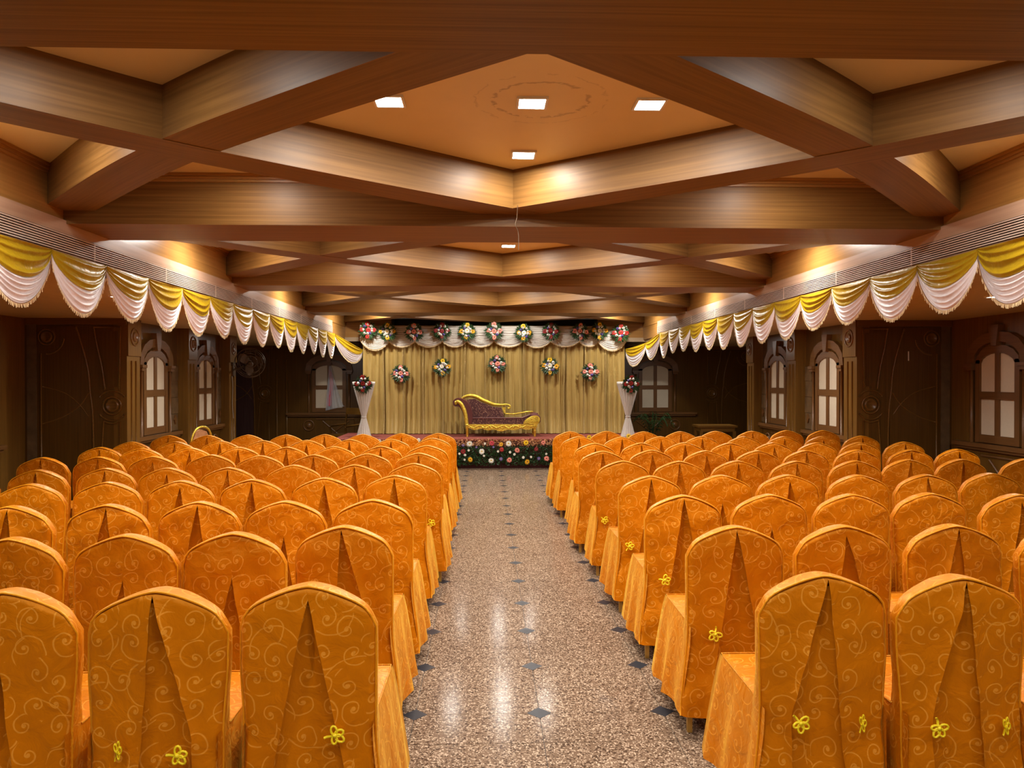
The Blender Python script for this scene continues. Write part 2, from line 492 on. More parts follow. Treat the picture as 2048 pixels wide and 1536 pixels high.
dia.v = [(-.06, 0, .0008), (0, -.06, .0008), (.06, 0, .0008), (0, .06, .0008), (-.06, 0, -.004), (0, -.06, -.004), (.06, 0, -.004), (0, .06, -.004)]
for q in ((0, 1, 2, 3), (0, 4, 5, 1), (1, 5, 6, 2), (2, 6, 7, 3), (3, 7, 4, 0)): dia.face(q)
dia_me = dia.mesh('inlay'); dia_me.materials.append(M['inlay'])
for k in range(-2, 3):
    for j in range(-1, 17):
        obj_from(dia_me, 'inlay', floor, (TX0 + .6 * k, TY0 + .6 * j, 0))

# ---- ceiling with its lattice of beams
ceiling = struct(MB().box((XL - .1, YBACK, ZC), (XR + .1, YFAR, ZC + .08)).build('ceiling', M['ceiling']), 'tan painted coffered ceiling crossed by curved wooden beams')
for i, (a, b) in enumerate(BEAMS):
    bm = MB().box((XL - .05, a, ZB), (XR + .05, b, ZC + .01)).build('cross_beam', M['beam'], ceiling)
    for s, (y, d) in enumerate(((a, -1), (b, 1))):
        for q, (pr, zz) in enumerate(((.045, ZC - .018), (.03, ZC - .036), (.015, ZC - .054))):
            MB().box((XL, y, zz), (XR, y + d * pr, zz + .017)).build('crown_strip', M['gold_veneer'], bm)
def diag(P0, P1, P2, ZD, w=0.28):
    """beam curved in plan through three points"""
    pts = spline([(*P0, 0), (*P1, 0), (*P2, 0)], 12)
    e0 = (pts[0] - pts[1]).normalized() * .12; e1 = (pts[-1] - pts[-2]).normalized() * .12
    pts = [pts[0] + e0] + pts + [pts[-1] + e1]
    L = [0.0]
    for i in range(1, len(pts)): L.append(L[-1] + (pts[i] - pts[i - 1]).length)
    rows = []; uvs = []
    for i, p in enumerate(pts):
        t = (pts[min(i + 1, len(pts) - 1)] - pts[max(i - 1, 0)]).normalized()
        n = Vector((-t.y, t.x, 0)) * w / 2
        rows.append([(p.x + n.x, p.y + n.y, ZC + .005), (p.x + n.x, p.y + n.y, ZD), (p.x - n.x, p.y - n.y, ZD), (p.x - n.x, p.y - n.y, ZC + .005)])
        uvs.append([(L[i], 0), (L[i], .26), (L[i], .54), (L[i], .8)])
    mb = MB().grid(rows, uvs)
    mb.face((0, 1, 2, 3)); n = len(mb.v); mb.face((n - 4, n - 1, n - 2, n - 3))
    return mb.build('diagonal_beam', M['beam2'], ceiling)
BAYS = [(BEAMS[i][1], BEAMS[i + 1][0]) for i in range(4)] + [(BEAMS[4][1], YHEAD)]
for (y0, y1) in BAYS:
    ym = (y0 + y1) / 2
    for s, XE in ((-1, XL), (1, XR)):
        cx = XC + s * 1.70
        k = 0 if s < 0 else .0015
        diag((XC, y1), (cx, ym), (XE, y0), ZD + k)
        diag((XC, y0), (cx, ym), (XE, y1), ZD + k + .003)

# ---- fascias with air grilles, veneer above, soffits beside
for s, XE, side in ((-1, XL, 'left'), (1, XR, 'right')):
    w = struct(MB().box((XE, YBACK, ZS), (XE + s * .06, 14.02, ZB + .02)).build('trim_1' if s < 0 else 'trim_2', M['fascia'], grain='y'), 'long wooden fascia with slatted air grille on the %s' % side)
    MB().box((XE - s * .002, YBACK, 2.462), (XE + s * .01, 14.0, 2.588)).build('grille_slot', M['grille_back'], w)
    for k in range(8):
        z = 2.466 + k * .0157
        MB().box((XE - s * .010, YBACK, z), (XE, 14.0, z + .0068)).build('slat', M['slat'], w, grain='y')
    for y in [1.9 + 1.22 * q for q in range(10)]:
        MB().box((XE - s * .008, y, 2.462), (XE, y + .012, 2.588)).build('grille_bar', M['slat'], w)
    struct(MB().box((XE + s * .02, YBACK, ZB), (XE + s * .12, YHEAD, ZC)).build('wall_%s_upper' % side, M['gold_veneer'], grain='y'), 'golden veneer band above the %s fascia' % side)
    for q, (pr, zz) in enumerate(((.05, ZC - .018), (.034, ZC - .036), (.018, ZC - .054))):
        MB().box((XE + s * .02, YBACK, zz), (XE + s * .02 - s * pr, YHEAD, zz + .017)).build('crown_strip', M['gold_veneer'], ceiling, grain='y')
    struct(MB().box((XE + s * .03, 14.02, ZS + .05), (XE + s * .12, YHEAD, ZB)).build('wall_%s_stage_end' % side, M['gold_veneer'], grain='y'), 'golden veneer panel between the %s fascia and the stage' % side)
    XO = 6.6 if s > 0 else -6.3
    struct(MB().box((XE + s * .06, YBACK, ZS), (XO, YFAR, ZS + .06)).build('trim_3' if s < 0 else 'trim_4', M['soffit'], grain='y'), 'low boarded soffit over the %s side aisle' % side)

# ---- header over the stage: veneer panels, cornice, black recess
hd = struct(MB().box((XL - .1, YHEAD, ZS + .09), (-1.92, YHEAD + .1, ZC)).build('wall_stage', M['gold_veneer']), 'golden veneer header over the stage')
MB().box((2.26, YHEAD, ZS + .09), (XR + .1, YHEAD + .1, ZC)).build('header_panel', M['gold_veneer'], hd)
for a, b in ((XL - .1, -1.92), (2.26, XR + .1)):
    MB().box((a, YHEAD - .04, ZS + .01), (b, YHEAD + .12, ZS + .09)).build('cornice', M['cornice'], hd)
MB().box((-1.92, YHEAD + .05, 2.2), (2.26, YHEAD + .1, 2.83)).build('recess_panel', M['black'], hd)
for x in (-1.92, 2.20):
    MB().box((x, YHEAD - .03, 2.2), (x + .06, YHEAD + .05, 2.9)).build('recess_post', M['black'], hd)

# ---- walls
W = M['wall']
struct(MB().box((WALL_R, YDOOR + .1, 0), (WALL_R + .1, YSIDE_END, ZS)).build('wall_right', W, grain='z'), 'dark teak wall with two narrow windows on the right')
struct(MB().box((WALL_L - .1, YDOOR + .1, 0), (WALL_L, YSIDE_END, ZS)).build('wall_left', W, grain='z'), 'dark teak wall with two narrow windows on the left')
struct(MB().box((WALL_R, YDOOR, 0), (OUT_R + .1, YDOOR + .1, ZS)).build('wall_right_door', W, grain='z'), 'dark teak wall with the carved door on the right')
struct(MB().box((OUT_L - .1, YDOOR, 0), (WALL_L, YDOOR + .1, ZS)).build('wall_left_door', W, grain='z'), 'dark teak wall with the carved door on the left')
struct(MB().box((OUT_R, YBACK, 0), (OUT_R + .1, YDOOR, ZS)).build('wall_right_outer', M['wall_lt'], grain='z'), 'teak outer wall on the right near the camera')
struct(MB().box((OUT_L - .1, YBACK, 0), (OUT_L, YDOOR, ZS)).build('wall_left_outer', M['wall_lt'], grain='z'), 'teak outer wall on the left near the camera')
struct(MB().box((-6.3, YFAR, 0), (6.6, YFAR + .1, ZS + .1)).build('wall_far', W, grain='z'), 'dark teak wall behind the stage')
struct(MB().box((-6.4, YSIDE_END, 0), (-6.3, YFAR, ZS)).build('wall_left_far', W, grain='z'), 'teak end wall of the far left aisle')
struct(MB().box((6.6, YSIDE_END, 0), (6.7, YFAR, ZS)).build('wall_right_far', W, grain='z'), 'teak end wall of the far right aisle')
struct(MB().box((WALL_R, YSIDE_END - .1, 0), (6.7, YSIDE_END, ZS)).build('wall_right_return', W, grain='z'), 'return wall behind the right side windows')
struct(MB().box((-6.4, YSIDE_END - .1, 0), (WALL_L, YSIDE_END, ZS)).build('wall_left_return', W, grain='z'), 'return wall behind the left side windows')
struct(MB().box((-6.3, YBACK - .1, 0), (6.6, YBACK, ZC)).build('wall_back', M['wall_lt'], grain='z'), 'teak wall behind the camera')

def ring(cx, cz, r, t=.012, y=0.0, a0=0, a1=360, n=24):
    if a1 - a0 >= 360:
        return MB().tube(arc(cx, cz, r, 0, 360 - 360 / n, n - 1, y), t, 6, closed=True)
    return MB().tube(arc(cx, cz, r, a0, a1, n, y), t, 6)

def window_unit(n, X, Y, rz, m, label, half=.76, stones=True):
    """arched four-pane window; local x along the wall, faces -y. m=+1: stones on the -x side"""
    w = empty('window_%d' % n, (X, Y, 0), rz); struct(w, label)
    fr = M['frame']
    for sx in (-1, 1):
        MB().box((sx * .04, -.012, .955), (sx * .30, 0, 1.375)).build('pane', M['cream'], w)
        o = [(.04, 1.465), (.30, 1.465), (.30, 1.80), (.27, 1.845), (.21, 1.88), (.13, 1.905), (.04, 1.915)]
        MB().prism([(sx * a, b) for a, b in o], -.012, 0).build('pane', M['cream'], w)
        MB().box((sx * .30, -.035, .86), (sx * .38, 0, 1.84)).build('jamb', fr, w, grain='z')
        MB().tube([(sx * .45, -.03, .85), (sx * .45, -.03, 1.72)], .022, 8).build('colonette', M['frame'], w, True, 'z')
        MB().box((sx * .40, -.07, 1.72), (sx * .51, 0, 1.76)).box((sx * .39, -.085, 1.76), (sx * .53, 0, 1.80)).build('capital', M['frame'], w)
    MB().box((-.04, -.028, .955), (.04, 0, 1.94)).build('mullion', fr, w, grain='z')
    MB().box((-.30, -.03, 1.375), (.30, 0, 1.465)).build('rail', fr, w)
    MB().box((-.30, -.03, .86), (.30, 0, .955)).build('rail', fr, w)
    # head between panes and arch
    inner = [(.30, 1.80), (.27, 1.845), (.21, 1.88), (.13, 1.905), (.04, 1.917), (-.04, 1.917), (-.13, 1.905), (-.21, 1.88), (-.27, 1.845), (-.30, 1.80)]
    outer = [(-.38, 1.80), (-.36, 1.88), (-.28, 1.95), (-.17, 1.995), (-.05, 2.01), (.05, 2.01), (.17, 1.995), (.28, 1.95), (.36, 1.88), (.38, 1.80)]
    rows_f = [[(x, -.035, z) for x, z in inner], [(x, -.035, z) for x, z in reversed(outer)], [(x, 0, z) for x, z in reversed(outer)]]
    MB().grid([[(x, 0, z) for x, z in inner]] + rows_f).build('arch_head', fr, w)
    # projecting hood
    hi = [(.40, 1.80), (.385, 1.90), (.30, 1.98), (.18, 2.03), (.06, 2.045), (-.06, 2.045), (-.18, 2.03), (-.30, 1.98), (-.385, 1.90), (-.40, 1.80)]
    ho = [(.53, 1.80), (.50, 1.96), (.39, 2.07), (.24, 2.14), (.08, 2.16), (-.08, 2.16), (-.24, 2.14), (-.39, 2.07), (-.50, 1.96), (-.53, 1.80)]
    MB().grid([[(x, 0, z) for x, z in hi], [(x, -.045, z) for x, z in hi], [(x, -.055, z) for x, z in ho], [(x, 0, z) for x, z in ho]]).build('hood', M['frame'], w)
    MB().prism([(-.045, 2.0), (.045, 2.0), (.085, 2.24), (-.085, 2.24)], -.075, 0).build('keystone', M['frame'], w)
    MB().box((-half, -.09, .80), (half, 0, .85)).box((-half + .02, -.06, .765), (half - .02, 0, .80)).build('sill', M['frame'], w)
    # wainscot relief
    mo = M['frame']
    xs = m * 1.0
    MB().tube([(-.30 * xs, -.008, .70), (.56 * xs, -.008, .70), (.56 * xs, -.008, .12), (-.30 * xs, -.008, .12)], .014, 6).build('moulding', mo, w)
    MB().tube(spline([(-.15 * xs, -.008, .66), (.13 * xs, -.008, .42), (.45 * xs, -.008, .16)], 4), .014, 6).build('moulding', mo, w)
    MB().tube(spline([(.45 * xs, -.008, .66), (.13 * xs, -.012, .42), (-.15 * xs, -.008, .16)], 4), .014, 6).build('moulding', mo, w)
    ring(-.46 * xs, .56, .115, .016, -.008).build('roundel', mo, w, True)
    MB().lathe([(.001, -.035), (.04, -.03), (.065, -.012), (.07, 0)], (-.46 * xs, 0, .56), 16, 'y').build('boss', mo, w, True)
    if stones:
        for k, (z0, z1) in enumerate(((.86, 1.10), (1.105, 1.34), (1.345, 1.58), (1.585, 1.80))):
            d = -.018 - .006 * (k % 2)
            MB().box((-xs * .535, d, z0), (-xs * (half - .004), 0, z1)).build('stone_block', M['stone'], w)
        MB().prism([(-xs * .60, 1.02), (-xs * .64, .95), (-xs * .68, 1.02), (-xs * .64, 1.09)], -.04, -.02).build('lozenge', M['frame'], w)
    return w

wl = 'arched four-pane window with cream panes, '
rot_r, rot_l = R(-90), R(90)
window_unit(1, WALL_R, 10.63, rot_r, 1, wl + 'right side wall nearer the door', .77)
window_unit(2, WALL_R, 12.49, rot_r, 1, wl + 'right side wall nearer the stage', .74)
window_unit(3, WALL_L, 10.63, rot_l, -1, wl + 'left side wall nearer the door', .77)
window_unit(4, WALL_L, 12.49, rot_l, -1, wl + 'left side wall nearer the stage', .74)
window_unit(5, OUT_R, 8.60, rot_r, 1, wl + 'far right edge of the photo', .76, False)
window_unit(6, OUT_L, 8.25, rot_l, -1, wl + 'left outer wall', .76, False)
window_unit(7, 3.86, YFAR, 0, -1, wl + 'far wall right of the stage', .95, False)
window_unit(8, -3.55, YFAR, 0, 1, wl + 'far wall left of the stage', .95, False)

def pilaster(X, Y0, Y1, rz, label, n):
    p = empty('trim_%d' % n, (X, (Y0 + Y1) / 2, 0), rz); struct(p, label)
    h = (Y1 - Y0) / 2
    MB().box((-h, 0, 0), (h, .16, ZS)).build('shaft', M['wall_lt'], p, grain='z')
    MB().box((-h - .0, -.018, 1.90), (h, 0, ZS)).build('cap_block', M['wall_lt'], p, grain='z')
    ring(0, 2.14, .105, .012, -.020).build('roundel', M['frame'], p, True)
    MB().lathe([(.001, -.026), (.035, -.027), (.045, -.04), (.056, -.04), (.064, -.018)], (0, 0, 2.14), 16, 'y').build('boss', M['frame'], p, True)
    for x in (-.06, .06):
        MB().tube([(x, -.002, .12), (x, -.002, 1.84)], .013, 6).build('flute', M['wall_lt'], p, True, 'z')
    return p
for i, (a, b, nm) in enumerate(((9.5, 9.85, 'at the carved door corner'), (11.41, 11.74, 'between the two side windows'), (13.22, 13.56, 'at the far end'))):
    pilaster(PIL_R, a, b, rot_r, 'fluted teak pilaster on the right wall ' + nm, 10 + i)
    pilaster(PIL_L, a, b, rot_l, 'fluted teak pilaster on the left wall ' + nm, 13 + i)

def door_unit(n, X, Y, m, label, leaf_mat, tagged=False):
    d = empty('door_%d' % n, (X, Y, 0)); struct(d, label)
    def P(pts): return [(m * a, -.006, b) for a, b in pts]
    mo = M['wall_lt']
    def mould(pts, r=.014, sp=False):
        q = P(pts)
        return MB().tube(spline(q, 5) if sp else q, r * .68, 6).build('moulding', mo, d, True)
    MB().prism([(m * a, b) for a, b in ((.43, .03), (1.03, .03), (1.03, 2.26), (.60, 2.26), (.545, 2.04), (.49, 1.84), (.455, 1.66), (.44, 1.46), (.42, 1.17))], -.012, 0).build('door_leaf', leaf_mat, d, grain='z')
    mould([(.073, 2.25), (.395, 2.25)]); mould([(.073, 2.25), (.09, 1.48)])
    mould([(.395, 2.25), (.355, 2.015), (.30, 1.768), (.262, 1.481)], .017, True)
    MB().prism([(m * a, b) for a, b in ((.11, 2.20), (.345, 2.20), (.31, 2.0), (.262, 1.76), (.232, 1.52), (.115, 1.52))], -.010, 0).build('sunk_panel', M['wall'], d, grain='z')
    ring(m * .177, 1.286, .108, .013, -.006).build('roundel', mo, d, True)
    MB().lathe([(.001, -.012), (.05, -.013), (.062, -.024), (.074, -.024), (.085, 0)], (m * .177, 0, 1.286), 20, 'y').build('boss', mo, d, True)
    ring(m * .177, 1.286, .185, .010, -.004, 35, 145, 10).build('moulding', mo, d, True)
    ring(m * .177, 1.286, .185, .010, -.004, 215, 325, 10).build('moulding', mo, d, True)
    mould([(.086, 1.09), (.075, .12)]); mould([(.28, 1.09), (.295, .85), (.314, .60), (.345, .12)], .015, True); mould([(.086, 1.09), (.177, 1.065), (.28, 1.09)], .014, True)
    mould([(.607, 2.25), (.542, 2.04), (.49, 1.846), (.457, 1.66), (.444, 1.468), (.412, 1.169), (.40, .6), (.39, .06)], .018, True)
    mould([(.451, 1.455), (.568, 1.286), (.777, 1.143), (1.011, 1.065)], .015, True)
    mould([(.464, 1.156), (.581, 1.312), (.75, 1.442), (1.011, 1.52)], .015, True)
    ring(m * .96, 2.13, .097, .012, -.012).build('roundel', mo, d, True)
    MB().lathe([(.001, -.018), (.045, -.019), (.055, -.03), (.066, -.03), (.074, -.01)], (m * .96, 0, 2.13), 18, 'y').build('boss', mo, d, True)
    ring(m * .96, 2.13, .21, .011, -.01, 185 if m > 0 else 270, 270 if m > 0 else 355, 12).build('moulding', mo, d, True)
    mould([(1.03, 1.93), (1.03, .04)], .02)
    MB().box((m * 1.085, -.012, .05), (m * 1.20, 0, 2.30)).build('stone_strip', M['stone'], d)
    MB().box((m * .0, -.02, 2.28), (m * 1.22, 0, ZS)).build('lintel', M['wall_lt'], d)
    if tagged:
        MB().box((m * .652, -.02, 1.845), (m * .664, -.012, 1.965)).build('door_bolt', M['white_plastic'], d)
    return d
door_unit(1, PIL_R, YDOOR, 1, 'carved dark teak door with crossed curves on the right', W, True)
door_unit(2, PIL_L, YDOOR, -1, 'carved dark teak door with crossed curves on the left', W)
door_unit(3, 5.0, YFAR, 1, 'carved dark door in the far right corner', M['wall'])
door_unit(4, -4.82, YFAR, -1, 'carved dark door with painted purple sheen in the far left corner', M['blue_sheen'])
for x in (-4.72, -4.50):
    o = MB().tube([(x, YFAR - .01, .1), (x, YFAR - .01, 2.05)], .02, 6).build('moulding', M['wall_lt'], bpy.data.objects['door_4'], True, 'z')
    o.location = (4.82, -YFAR, 0)

# ================================================================== LIGHTS
def ceiling_light(x, y, z, label, power, group, size=.13, cat='ceiling light', spot=None, col=LAMP_COL):
    e = empty('ceiling_light', (x, y, z)); tag(e, label, cat, group)
    h = size / 2
    rim = MB()
    rim.box((-h - .012, -h - .012, -.012), (h + .012, -h, .0)).box((-h - .012, h, -.012), (h + .012, h + .012, 0)).box((-h - .012, -h, -.012), (-h, h, 0)).box((h, -h, -.012), (h + .012, h, 0))
    rim.build('rim', M['white_plastic'], e)
    MB().box((-h, -h, -.008), (h, h, -.002)).build('diffuser', M['led'], e)
    if spot:
        L = bpy.data.lights.new('downlight', 'SPOT'); L.spot_size = R(spot); L.spot_blend = .6; L.shadow_soft_size = .04
    else:
        L = bpy.data.lights.new('downlight', 'AREA'); L.shape = 'SQUARE'; L.size = size * .95
    L.energy = power; L.color = col
    lo = bpy.data.objects.new('downlight', L); link(lo, e); lo.location = (0, 0, -.02)
    return e
ORD = ['overhead, unseen behind the camera', 'in the nearest bay', 'in the second bay', 'in the third bay', 'unseen in the fourth bay']
for bi in range(5):  # bay behind the camera: unseen lamps added to brighten chair backs and beams
    y0, y1 = BAYS[bi] if bi < 4 else (12.62, YHEAD)
    cy = (y0 + y1) / 2 - .03
    dy = .88 if bi == 1 else .70
    g = 'square downlights in the ceiling coffers'
    for dx, dd, nm in ((-.71, 0, 'left of centre'), (0, 0, 'at the centre'), (.59, 0, 'right of centre'), (0, dy, 'at the far corner'), (0, -dy, 'at the near corner')):
        if bi == 4 and dd: continue
        ceiling_light(.227 + dx, cy + dd, ZC, 'bright square recessed ceiling light %s, %s' % (ORD[bi], nm), LAMP_W * (.55 if dd else 1) * (.55 if bi == 0 else .75 if bi == 4 else 1), g)  # trio in the bay before the stage is added to even out the stage light
    if bi < 4:
        for sx, sn in ((-1, 'left'), (1, 'right')):
            for yy, yn in ((y0 + .46, 'near'), (y1 - .46, 'far')):
                ceiling_light(XC + sx * 1.66, yy, ZC, 'recessed light in the %s %s triangular coffer %s' % (yn, sn, ORD[bi]), CELL_W, 'downlights in the triangular coffers')
    so, sw = (.6, 26.0) if bi == 4 else (.40, SIDE_W)
    ceiling_light(XL + so, cy, ZC, 'recessed ceiling light beside the left fascia %s' % ORD[bi], sw, 'downlights along the fascias')
    ceiling_light(XR - so, cy, ZC, 'recessed ceiling light beside the right fascia %s' % ORD[bi], sw, 'downlights along the fascias')
for s, pts in ((-1, ((-3.30, 3.6), (-3.30, 6.93), (-3.35, 9.8), (-3.45, 14.3))), (1, ((4.55, 3.3), (4.55, 6.67), (3.75, 10.2), (3.75, 14.3)))):
    for q, (x, y) in enumerate(pts):
        ceiling_light(x, y, ZS, 'small soffit spotlight over the %s side aisle, %s from the camera' % ('left' if s < 0 else 'right', ['first', 'second', 'third', 'fourth'][q]), SOFFIT_W, 'spotlights in the side soffits', size=.09)

# ================================================================== CHAIRS
HEM, TOP, SHO = 0.095, 0.94, 0.805
def lerp_tab(tab, z):
    if z <= tab[0][0]: return tab[0][1]
    for (a, b), (c, d) in zip(tab, tab[1:]):
        if z <= c:
            t = (z - a) / (c - a); t = t * t * (3 - 2 * t)
            return b + (d - b) * t
    return tab[-1][1]
def half_w(z, flare):
    return lerp_tab([(HEM, .213 + flare * .75), (.48, .208 + flare * .2), (.72, .221), (.94, .219)], z)
def ztop(u):
    u = min(1.0, abs(u))
    return TOP - .085 * u ** 1.5 - .05 * u ** 14
def yback(z):
    return lerp_tab([(HEM, -.075), (.45, -.045), (.80, -.036), (.94, -.026)], z)

def chair_meshes(kind, fl, fr, seed):
    """kind: where the pleat opens; fl / fr: extra flare on the left / right side"""
    r = random.Random(seed)
    apex, kl, kr, off = {'T': (.925, .17, .17, 0.), 'S': (.93, .30, .06, .012), 'K': (.93, .05, .30, -.01), 'M': (.745, .19, .19, .0), 'W': (.90, .19, .22, .004), 'P': (.69, .16, .16, 0.)}[kind]
    ph = [r.uniform(0, 6.28) for _ in range(8)]
    rough_amt = r.uniform(.6, 1.4)
    def wr(x, z):
        low = 1.0 + 1.2 * max(0, .5 - z)
        return rough_amt * low * (.0022 * math.sin(23 * x + 9 * z + ph[0]) + .0020 * math.sin(41 * z - 15 * x + ph[1]) + .0014 * math.sin(63 * x + 35 * z + ph[2]) + .0022 * math.sin(14 * z + ph[3]))
    def opening(z, k):
        d = max(0.0, apex - z)
        return min(.135, k * d ** .92) if d > 0 else 0.0
    out = {}
    nx, nz = 14, 34
    for side, flare, k, nm in ((-1, fl, kl, 'left'), (1, fr, kr, 'right')):
        P = []; UV = []
        for j in range(nz + 1):
            b = j / nz
            b = 1 - (1 - b) ** 1.25
            row = []; ur = []
            zn = HEM + b * (TOP - HEM)
            for i in range(nx + 1):
                a = i / nx
                a = 1 - (1 - a) ** 1.5
                op = opening(zn, k)
                w = half_w(zn, flare)
                u0 = op / w
                u = u0 + (1 - u0) * a
                z = HEM + b * (ztop(u) - HEM)
                w = half_w(z, flare)
                x = side * u * w + off * (1 - a) * (1 if op > 0 else 0)
                lift = .013 * math.exp(-a * 9) * min(1, op / .03)
                y = yback(z) - .016 * (1 - u * u) - lift + wr(x, z)
                if u > .9: y += .020 * ((u - .9) / .1) ** 2
                if j == nz: y += .012
                row.append((x, y, z)); ur.append((x + .3 * side, z))
            P.append(row); UV.append(ur)
        out['flap_' + nm] = MB().grid(P, UV)
    # recessed insert seen inside the pleat
    P = []; UV = []
    for j in range(21):
        zt = min(apex + .012, .90); z = HEM + .004 + (zt - HEM) * j / 20
        row = []; ur = []
        xl = -(opening(z, kl) + .02) + off; xr = opening(z, kr) + .02 + off
        for i in range(9):
            x = xl + (xr - xl) * i / 8
            c = 1 - abs(2 * i / 8 - 1)
            row.append((x, yback(z) - .006 + .034 * c * min(1, (apex - z) * 6 + .1) + wr(x, z) * .7, z)); ur.append((x, z + .5))
        P.append(row); UV.append(ur)
    out['pleat_insert'] = MB().grid(P, UV)
    # boxing round the back and its front panel
    edge = []
    for i in range(14): edge.append((-1, HEM + (SHO - HEM) * i / 14))
    for i in range(31): edge.append((-1 + 2 * i / 30, None))
    for i in range(14): edge.append((1, SHO - (SHO - HEM) * (i + 1) / 14))
    E = []
    for u, z in edge:
        zz = ztop(u) if z is None else z
        fl_ = fl if u < 0 else fr
        x = u * half_w(zz, fl_)
        E.append((x, yback(zz) - .016 * (1 - u * u) + (.020 if abs(u) > .98 else .006), zz, u))
    rows = []; UV = []
    for d in range(4):
        t = d / 3; row = []; ur = []; s = 0
        for q, (x, y, z, u) in enumerate(E):
            th = .072 - .034 * min(1, max(0, (abs(u) - .35) / .6)) * (1 if z > .6 else max(0, (z - .45) / .15))
            bul = .006 * math.sin(math.pi * t)
            row.append((x * (1 + bul * 2), y + th * t, z + (bul if abs(u) < .98 else 0)))
            if q: s += math.hypot(x - E[q - 1][0], z - E[q - 1][2])
            ur.append((s, t * .08 + 1.3))
        rows.append(row); UV.append(ur)
    sl = MB().grid(rows, UV)
    P = []; UV = []
    for j in range(9):
        row = []; ur = []
        for i in range(9):
            u = -1 + 2 * i / 8
            z = .45 + (ztop(u) - .45) * j / 8
            fl_ = fl if u < 0 else fr
            row.append((u * half_w(z, fl_), yback(z) + .030 + .026 * (1 - u * u), z)); ur.append((u * .22, z))
        P.append(row); UV.append(ur)
    sl.grid(P, UV)
    out['back_sleeve'] = sl
    out['piping'] = MB().tube([(x, y - .003, z + (.001 if abs(u) < .98 else 0)) for x, y, z, u in E], .0042, 5)
    # seat and skirt
    hw = .206; y0, y1, zs = .02, .455, .495
    st = MB()
    P = []; UV = []
    for j in range(9):
        row = []; ur = []
        for i in range(9):
            x = -hw + 2 * hw * i / 8; y = y0 + (y1 - y0) * j / 8
            dz = .016 * (1 - (2 * i / 8 - 1) ** 4) * (1 - (2 * j / 8 - 1) ** 4)
            row.append((x, y, zs + dz)); ur.append((x, y + 2))
        P.append(row); UV.append(ur)
    st.grid(P, UV)
    per = []
    for i in range(12): per.append((-hw, -.062 + (y1 + .062) * i / 12, -1, 0))
    for i in range(13): per.append((-hw + 2 * hw * i / 12, y1, 0, 1))
    for i in range(12): per.append((hw, y1 - (y1 + .062) * (i + 1) / 12, 1, 0))
    rows = []; UV = []
    for d in range(11):
        v = d / 10; row = []; ur = []; s = 0
        for q, (x, y, sx, sy) in enumerate(per):
            f = fl if sx < 0 else fr if sx > 0 else 0
            if sy: f = fl + (fr - fl) * (x + hw) / (2 * hw)
            fold = (.004 + .22 * max(f, 0)) * math.sin(s * 26 + ph[4]) * v + .004 * math.sin(s * 61 + ph[5]) * v
            ox = sx * (.006 + f * v ** .8 + fold); oy = sy * (.01 + .035 * v + fold)
            if sy: ox = (x / hw) * (.006 + (fl if x < 0 else fr) * v ** .8)
            zz = zs - (zs - HEM) * v
            px = x + ox
            if sx:
                bt = min(1.0, (y + .062) / .16); px = sx * (half_w(zz, f) - .005) * (1 - bt) + px * bt
            row.append((px, y + oy, zz + .006 * math.sin(s * 9 + ph[6]) * v))
            ur.append((s, (zs - HEM) * v))
            if q < len(per) - 1: s += math.hypot(per[q + 1][0] - x, per[q + 1][1] - y)
        rows.append(row); UV.append(ur)
    st.grid(rows, UV)
    out['seat_cover'] = st
    out['seat_piping'] = MB().tube([(p[0] + p[2] * .004, p[1] + p[3] * .006, zs + .001) for p in per if p[1] > .02], .0035, 5)
    return out

leg_mb = MB()
for z, h in ((0, .011), (.46, .014)):
    leg_mb.v += [(-h, -h, z), (h, -h, z), (h, h, z), (-h, h, z)]
for q in ((0, 3, 2, 1), (4, 5, 6, 7), (0, 1, 5, 4), (1, 2, 6, 5), (2, 3, 7, 6), (3, 0, 4, 7)): leg_mb.face(q)
leg_me = leg_mb.mesh('leg', 'z'); leg_me.materials.append(M['gold_leg'])
kn = MB()
for a, l in ((70, .030), (10, .032), (140, .030), (-55, .026)):
    c, s = math.cos(R(a)), math.sin(R(a))
    loop = []
    for i in range(10):
        t = 2 * math.pi * i / 10
        p = l * .55 * (1 - math.cos(t)); q = l * .34 * math.sin(t)
        loop.append((p * c - q * s, -.004 - .003 * math.sin(t / 2), p * s + q * c))
    kn.tube(loop, .0042, 5, closed=True)
kn.lathe([(.001, -.014), (.007, -.012), (.009, -.004), (.008, 0)], (0, 0, 0), 8, 'y')
kn.tube([(-.005, -.004, -.008), (-.018, -.005, -.022), (-.022, -.004, -.03)], .0045, 5)
knot_me = kn.mesh('cord_knot'); knot_me.materials.append(M['cord'])
knot_me.polygons.foreach_set('use_smooth', [True] * len(knot_me.polygons))

CM = {}
def chair_set(kind, side, seed):
    key = (kind, side, seed)
    if key not in CM:
        fl, fr = {'n': (0, 0), 'l': (.062, 0), 'r': (0, .062)}[side]
        d = {}
        for nm, mb in chair_meshes(kind, fl, fr, hash_seed(kind, side, seed)).items():
            me = mb.mesh(nm)
            me.materials.append(M['orange_plain'] if nm == 'piping' else M['orange'])
            me.polygons.foreach_set('use_smooth', [True] * len(me.polygons))
            d[nm] = me
        CM[key] = d
    return CM[key]
def hash_seed(kind, side, seed): return ord(kind) * 131 + ord(side) * 17 + seed

